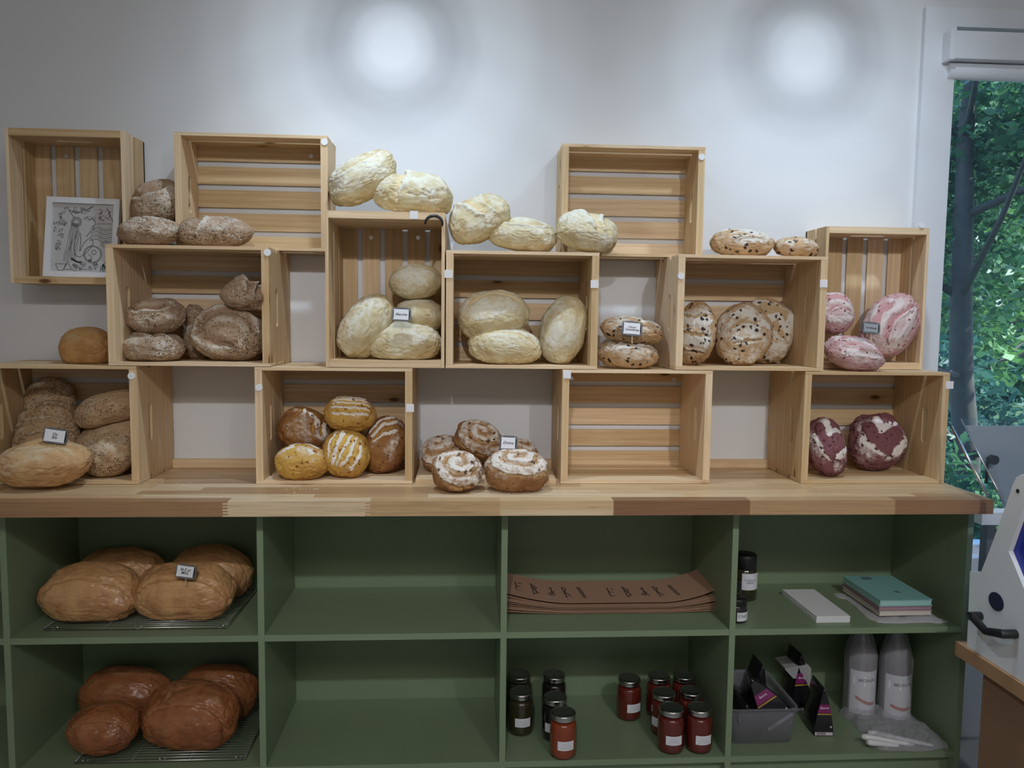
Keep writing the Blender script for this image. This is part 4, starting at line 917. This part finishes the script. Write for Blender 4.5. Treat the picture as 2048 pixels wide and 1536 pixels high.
crumple('plastic_sleeve', 'crinkled clear plastic packet lying under the notebooks', 'packet', 0, pn.x-.018, pn.y-.022, .205, .235, ST+.0004, .0105, BAGM, 3)

# ------------------------------------------------------------------ lower right bay
# bin
BIN = glassy('frosted_plastic', (.80, .80, .83), .80, .30, (.5, .5, .54))
bx0, bx1 = PXs[4][1]+.004, PY(1598, 1470, -.31).x; by0, by1 = -.315, -.065; bh = .105
bn = thing('plastic_bin', 'frosted clear plastic bin full of black pouches', 'bin', ((bx0+bx1)/2, (by0+by1)/2, FLR+.0004))
def rrect(hx, hy, r, n=6):
    P = []
    for (sx, sy, a0) in ((1, 1, 0), (-1, 1, 90), (-1, -1, 180), (1, -1, 270)):
        for k in range(n+1): a = math.radians(a0+90*k/n); P.append((sx*(hx-r)+r*math.cos(a), sy*(hy-r)+r*math.sin(a)))
    return P
HX, HY = (bx1-bx0)/2, (by1-by0)/2; m = MB()
rings = [(HX-.016, HY-.016, .018, .0), (HX-.012, HY-.012, .022, .004), (HX-.004, HY-.004, .024, bh-.012), (HX-.003, HY-.003, .024, bh-.004), (HX, HY, .024, bh-.003), (HX, HY, .024, bh), (HX-.007, HY-.007, .022, bh), (HX-.006, HY-.006, .022, bh-.012), (HX-.014, HY-.014, .02, .006)]
R_ = [[(x, y, z) for x, y in rrect(a, b_, r_)] for a, b_, r_, z in rings]; n = len(R_[0]); m.v = [p for q in R_ for p in q]
for j in range(len(R_)-1):
    for i in range(n): m.f.append((j*n+i, j*n+(i+1) % n, (j+1)*n+(i+1) % n, (j+1)*n+i))
m.f += [tuple(range(n-1, -1, -1)), tuple(range((len(R_)-1)*n, len(R_)*n))]
for f in m.f: m.uv += [(0, 0)]*len(f); m.t += [.5]*len(f); m.sm.append(len(f) == 4)
m.build('tub', BIN, bn)
m = MB(); m.tube([(-HX+.03, -HY-.001, bh-.006), (-HX+.03, -HY-.006, bh-.012), (-HX+.032, -HY-.002, bh-.035)], .003, 8); m.build('clip_tab', BIN, bn)
# pouches
PK = plain('black_pouch_foil', (.012, .011, .014), .25, coat=.4); MAG = plain('magenta_print', (.22, .02, .13), .4); YEL = plain('gold_print', (.50, .30, .04), .4); SILV = plain('clear_grey_film', (.20, .21, .24), .25, .3); WP = plain('white_print', (.66, .6, .66), .5)
def pouch(label, loc, H, Wd, Dp, rot, front=True, flap=True):
    """stand-up pouch: flat seal at the top, gusset at the bottom; the printed sticker is on its narrow side"""
    r = thing('snack_pouch', label, 'pouch', loc, 'black snack pouches with magenta print'); r.rotation_euler = [math.radians(a) for a in rot]
    m = MB(); N = 12; V = []
    for i in range(N+1):
        t = i/N; z = H*t; hw = Wd/2*(1-.10*t); hd = Dp/2*(1-t**1.6)+.0015+.002*math.sin(9*t)
        V.append([(math.copysign(abs(math.cos(a))**.6, math.cos(a))*hd, math.copysign(abs(math.sin(a))**.45, math.sin(a))*hw, z) for a in [2*PI*k/20 for k in range(20)]])
    m.v = [p for q in V for p in q]
    for i in range(N):
        for k in range(20): m.f.append((i*20+k, i*20+(k+1) % 20, (i+1)*20+(k+1) % 20, (i+1)*20+k))
    m.f += [tuple(range(19, -1, -1)), tuple(range(N*20, N*20+20))]
    for f in m.f: m.uv += [(0, 0)]*len(f); m.t += [.5]*len(f); m.sm.append(len(f) == 4)
    m.build('pouch_film', PK, r)
    yf = -Wd/2-.0025
    def wid(z): return Dp/2*(1-(z/H)**1.6)*.92+.002
    def strip(z0, z1, mat, name, dy=0, ins=0, par=r):
        g = MB(); K = 6
        for i in range(K):
            a, b_ = z0+(z1-z0)*i/K, z0+(z1-z0)*(i+1)/K
            ya, yb_ = yf+.1*Wd*.5*a/H-dy, yf+.1*Wd*.5*b_/H-dy
            g.quad([(-wid(a)+ins, ya, a), (wid(a)-ins, ya, a), (wid(b_)-ins, yb_, b_), (-wid(b_)+ins, yb_, b_)], [(0, 0)]*4, .5)
        return g.build(name, mat, par)
    if front:
        st_ = strip(.002, H*.90, PK, 'sticker', .0004)
        strip(H*.50, H*.68, MAG, 'magenta_band', .0007, par=st_); strip(H*.46, H*.485, YEL, 'gold_line', .0007, par=st_)
        strip(.003, .012, WP, 'barcode', .0007, .002, par=st_)
        g = MB()
        for i in range(9): x = -wid(.01)+.007+i*.0028; g.box((x, yf-.0012, .0045), (x+.0012, yf-.0008, .0118))
        g.build('barcode_bars', INK, st_)
        textmesh('Beurre\nau miel', .0085, WP, st_, Matrix.Translation((0, yf-.0006+.1*Wd*.5*.58, H*.58)) @ FRONT, shear=.1, thick=.0002)
        g = MB(); g.prism([(wid(.03)-.006+.0025*math.cos(a), .028+.003*math.sin(a)) for a in [2*PI*k/12 for k in range(12)]], 1, yf-.0012, yf-.0006); g.build('round_mark', WP, st_)
    return r
def at(px, py, Y): return tuple(PY(px, py, Y))
p = PZ(1655, 1476, FLR); pouch('black pouch with magenta sticker standing alone on the shelf beside the bin', (p.x-.004, p.y+.06, FLR+.001), .135, .10, .055, (0, 0, -4))
p = PZ(1600, 1462, FLR); pouch('black pouch with magenta sticker standing behind the right side of the bin', (PY(1600, 1400, -.13).x, -.085, FLR+.001), .175, .09, .062, (0, 0, 4))
pouch('black pouch with magenta sticker lying tilted on top in the bin', at(1560, 1440, -.245), .145, .075, .090, (-16, -36, -4))
pouch('plain black pouch at the left in the bin', (bx0+.050, -.125, FLR+.010), .185, .10, .085, (0, -6, 8), False)
pouch('plain black pouch at the right in the bin', (bx1-.058, -.12, FLR+.010), .150, .09, .075, (0, 4, 0), False)
pouch('plain black pouch lying low at the front of the bin', (bx0+.075, -.24, FLR+.010), .095, .10, .09, (0, -6, 0), False)

m = MB(); q = at(1600, 1352, -.13)
m.prism([(q[0]-.045, q[2]+.022), (q[0]+.022, q[2]+.034), (q[0]+.032, q[2]+.020), (q[0]+.030, q[2]-.03), (q[0]+.018, q[2]-.01), (q[0]-.02, q[2]-.005)], 1, -.13, -.055)
tag(m.build('folded_film', BAGM, None, .002), 'clear plastic film folded over the pouch behind the bin', 'film')
# bottles
BG = plain('cloudy_bottle_glass', (.20, .19, .21), .12, coat=.6)
def bottle(label, px, py, letters, band):
    p = PZ(px, py, FLR); R = .0425; yy = min(p.y+R, -.052); r = thing('syrup_bottle', label, 'bottle', (p.x, yy, FLR+.0004), 'two bottles wrapped in clear plastic')
    m = MB(); m.lathe([(0, 0), (R*.9, 0), (R, .005), (R, .185), (R*.95, .200), (R*.7, .222), (.020, .245), (.0155, .262), (.0150, .295)], n=32); m.build('bottle_glass', BG, r)
    m = MB(); m.lathe([(.016, .290), (.0165, .291), (.0165, .322), (.015, .324), (0, .324)], n=24); m.build('cap', plain('grey_cap', (.35, .33, .35)) if not bpy.data.materials.get('grey_cap') else bpy.data.materials['grey_cap'], r)
    m = MB(); arcpatch(m, R+.0005, .018, .150, -PI/2-1.15, -PI/2+1.15, 22); lb = m.build('label', LABEL, r)
    m = MB(); n = 12
    for k in range(n):
        f = lambda k: .060-.010*math.sin(k/n*2.2)+(.0 if band else .012*(1-k/n))
        a0, a1 = -PI/2-.75+1.35*k/n, -PI/2-.75+1.35*(k+1)/n; q = R+.0010
        m.quad([(q*math.cos(a0), q*math.sin(a0), f(k)-.006), (q*math.cos(a1), q*math.sin(a1), f(k+1)-.006), (q*math.cos(a1), q*math.sin(a1), f(k+1)+.004), (q*math.cos(a0), q*math.sin(a0), f(k)+.004)], [(0, 0)]*4, .5)
    m.build('coloured_band', plain('salmon_print', (.50, .17, .14)) if not bpy.data.materials.get('salmon_print') else bpy.data.materials['salmon_print'], lb)
    t = textmesh(letters, .0135, bpy.data.materials['grey_print'], lb, FRONT, shear=0, thick=.0002, space=1.15, name='lettering')
    for v in t.data.vertices: x, y, z = v.co; an = -PI/2+x/R; v.co = ((R+.001)*math.cos(an), (R+.001)*math.sin(an), z+.122)
    m = MB(); m.lathe([(R+.003, .002), (R+.004, .05), (R+.003, .12), (R+.004, .19), (R*.85, .232), (.026, .262), (.021, .318)], n=9, smooth=False); m.build('plastic_wrap', glassy('thin_wrap', (.9, .9, .92), .86, .15) if not bpy.data.materials.get('thin_wrap') else bpy.data.materials['thin_wrap'], r)
bottle('left of the two wrapped bottles with white labels', 1731, 1442, 'MONIN', 0)
bottle('right of the two wrapped bottles, salmon band across its label', 1802, 1452, 'MONIN', 1)
# bag of white spoons
q0 = PZ(1712, 1536, FLR); ux0, ux1 = PY(1688, 1460, -.19).x, PY(1868, 1500, -.27).x
crumple('plastic_bag', 'crinkled clear plastic bag of white cutlery in front of the bottles', 'bag', 0, ux0+.01, -.352, ux1-ux0-.02, .215, FLR+.0004, .036, glassy('crinkled_bag', (.86, .86, .9), .78, .14), 8)
SP = plain('white_plastic', (.72, .72, .74), .3)
for k, (a, b_, lb) in enumerate((((1735, 1462), (1888, 1508), 'white plastic utensil reaching furthest right out of the clear bag'), ((1738, 1490), (1832, 1524), 'white plastic utensil at the front inside the clear bag'), ((1722, 1478), (1862, 1522), 'white plastic utensil in the middle of the clear bag'))):
    A, B_ = PZ(a[0], a[1], FLR+.02), PZ(b_[0], b_[1], FLR+.012); A.y = max(min(A.y, -.16), -.34); B_.y = max(B_.y, -.345)
    A.z = FLR+.016+.006*k; B_.z = FLR+.009+.002*k; m = MB()
    m.tube([A+(B_-A)*t for t in (0, .1, .3, .6, .85, .97, 1)], [.006, .009, .0085, .007, .0055, .004, .002], 12); tag(m.build('plastic_utensil', SP), lb, 'cutlery', 'white utensils in the clear bag')

# hook on the upright crate
m = MB(); c0 = PY(868, 447, -.256); m.tube([(c0.x+.0225*math.cos(a), -.2575, c0.z+.020*math.sin(a)) for a in [math.radians(-15+200*k/14) for k in range(15)]], [.0028+.0012*math.sin(k/14*PI) for k in range(15)], 8)
tag(m.build('black_hook', BLACK), 'small curved black hook at the top right of the upright crate', 'hook')

# ------------------------------------------------------------------ bread slicer and table at the right
XS = PX(1935, 1292, 1.30).x
ps = lambda a, b_: PX(a, b_, XS)
tz = PX(1935, 1294, XS).z
sl = thing('bread_slicer', 'white bread slicing machine with a black handle on the wooden table', 'machine', (XS+.25, -.55, tz))
def S(name, m_, mat, bev=0, lab=None, par=None):
    o = m_.build(name, mat, par or sl, bev); o.matrix_parent_inverse = Matrix.Translation(-sl.location)
    if lab: o['label'] = lab
    return o
outl = [(1934, 1292), (1940, 1142), (1962, 1144), (1985, 1085), (2012, 1010), (2026, 968), (2033, 954), (2042, 949)]
P = [(ps(*q).y, ps(*q).z) for q in outl]
yT, zT = P[-1]; yn, zn = ps(2017, 1102).y, ps(2017, 1102).z
bot = ps(2048, 1366)
for q in ((2049, 951), (2056, 962), (2060, 980), (2017, 1102), (2048, 1178), (2110, 1300)): v_ = ps(*q); P.append((v_.y, v_.z))
P += [(yT-.42, P[-1][1]-.02), (yT-.42, tz+.001), (P[0][0], tz+.001)]
P = P[1:]
SW = plain('machine_white_enamel', (.76, .77, .76), .35)
m = MB(); m.prism(P, 0, XS, XS+.012); o = S('side_plate', m, SW)
BL = plain('blue_loaf_guide', (.01, .03, .35), .35)
m = MB(); m.prism([(ps(*q).y, ps(*q).z) for q in ((2013, 1102), (2053, 985), (2100, 950), (2160, 1200), (2112, 1290), (2046, 1186))], 0, XS+.0125, XS+.40); S('blue_guide', m, BL)
m = MB(); yb0 = P[0][0]; m.box((XS+.012, yT-.40, tz+.002), (XS+.46, yb0-.02, tz+.08)); S('body', m, SW, .006)
m = MB(); cc = ps(1993, 1203); m.prism([(cc.y+.026*math.cos(a), cc.z+.022*math.sin(a)) for a in [2*PI*k/28 for k in range(28)]], 0, XS-.002, XS+.001); S('round_opening', m, plain('navy_disc', (.015, .02, .05)))
m = MB(); ca = ps(2036, 964+18); m.prism([(ca.y+.005*math.cos(a), ca.z+.005*math.sin(a)) for a in [2*PI*k/16 for k in range(16)]], 0, XS-.0015, XS+.001); S('bolt_hole', m, INK)
a1, a2, a3, a4 = [ps(*q) for q in ((1962, 1232), (1975, 1236), (2000, 1262), (2032, 1268))]
m = MB(); K = lambda v, d: (XS-d, v.y, v.z)
m.tube([K(a1, 0), K(a1, .028), K(a2, .036), K(a3, .036), K(a4, .030), K(a4, 0)], [.011, .011, .010, .010, .011, .011], 10); S('handle', m, BLACK, .001, 'black bent handle')
# clear guards rising behind the side plate
AC = glassy('clear_acrylic', (.93, .97, .98), 1.0, .05, (.5, .6, .65))
def sheet(q, X0_, X1_, t=.005): # slanted sheet along two photographed edge points in the plane x = X0_
    A, B_ = PX(*q[0], X0_), PX(*q[1], X0_); m = MB(); n = Vector((0, B_.z-A.z, -(B_.y-A.y))).normalized()*t
    m.prism([(A.y, A.z), (B_.y, B_.z), (B_.y+n.y, B_.z+n.z), (A.y+n.y, A.z+n.z)], 0, X0_, X1_); return m
S('acrylic_guard', sheet(((1921, 838), (2016, 1020)), XS+.012, XS+.42), AC, 0, 'clear slanted acrylic guard')
eA, eB = PX(1903, 853, XS+.02), PX(1976, 992, XS+.02); m = MB(); m.tube([eA, eB], .0035, 8); S('guard_edge', m, STEEL, 0, 'bright metal edge strip')
eA, eB = PX(1921, 838, XS+.012), PX(2016, 1020, XS+.012); m = MB(); m.tube([eA, eB], .0018, 6); S('guard_edge', m, STEEL)
q1, q2, q3 = PX(1930, 853, XS+.08), PX(2005, 1015, XS+.08), None
YG = -.13; g1, g2 = PY(1932, 852, YG), PY(2012, 1010, YG)
m = MB(); m.prism([(g1.x, g1.z), (g1.x+.42, g1.z), (g1.x+.42, g2.z-.08), (g2.x-.002, g2.z-.08), (g2.x-.004, g2.z)], 1, YG, YG+.008); S('feed_lid', m, plain('brushed_grey_panel', (.36, .38, .42), .45, .1), 0, 'grey feed lid')
k1 = PY(1977, 917, YG); m = MB(); m.prism([(k1.x+.012*math.cos(a), k1.z+.012*math.sin(a)) for a in [2*PI*k/20 for k in range(20)]], 1, YG-.028, YG-.012); m.prism([(k1.x+.005*math.cos(a), k1.z+.005*math.sin(a)) for a in [2*PI*k/12 for k in range(12)]], 1, YG-.013, YG)
S('knob', m, BLACK, .002)
m = MB(); m.box((k1.x-.008, YG-.006, k1.z-.075), (k1.x-.002, YG, k1.z-.008)); S('knob_slot', m, BLACK)
h1, h2 = PY(1955, 1022, -.30), PY(2010, 1046, -.30); m = MB(); m.box((h1.x, -.32, h2.z), (h2.x+.02, -.27, h1.z)); S('white_bracket', m, SW, .004)
h1, h2 = PY(1958, 1046, -.20), PY(1990, 1150, -.20); m = MB(); m.box((h1.x+.02, -.21, h2.z-.2), (h1.x+.045, -.18, h1.z+.015)); S('leg_post', m, plain('grey_post', (.2, .22, .24), .4, .5))
# table
TW = M('brown_wood_laminate', .5); TW.color(TW.mix(TW.noise(1, TW.mapv(TW.obj(), (40, 3, 3)), 4), (.22, .115, .06), (.30, .165, .09))); TW = TW.m
EDGE = plain('table_edge_wood', (.42, .24, .12), .45)
tt = thing('side_table', 'brown wooden table carrying the bread slicer, right of the shelf unit', 'table', (XS+.30, -.55, 0))
def Tt(name, a, b_, mat, bev):
    o = sbox(name, a, b_, mat, tt, bev); o.matrix_parent_inverse = Matrix.Translation(-tt.location); return o
Tt('table_top', (XS-.008, -1.0, tz-.036), (XS+.62, P[0][0]+.03, tz), EDGE, .010)
Tt('side_board', (XS+.006, -.95, .02), (XS+.026, PX(1962, 1420, XS+.006).y, tz-.036), TW, .001)
Tt('back_board', (XS+.026, PX(1962, 1420, XS+.006).y-.03, .02), (XS+.58, PX(1962, 1420, XS+.006).y, tz-.036), TW, .001)
# black strip low on the wall
b1, b2 = PY(1915, 1492, -.012), PY(1970, 1501, -.012)
m = MB(); m.box((PXs[-1][1]+.002, -.012, b2.z), (X1, 0, b1.z)); struct(m.build('trim_2', BLACK))
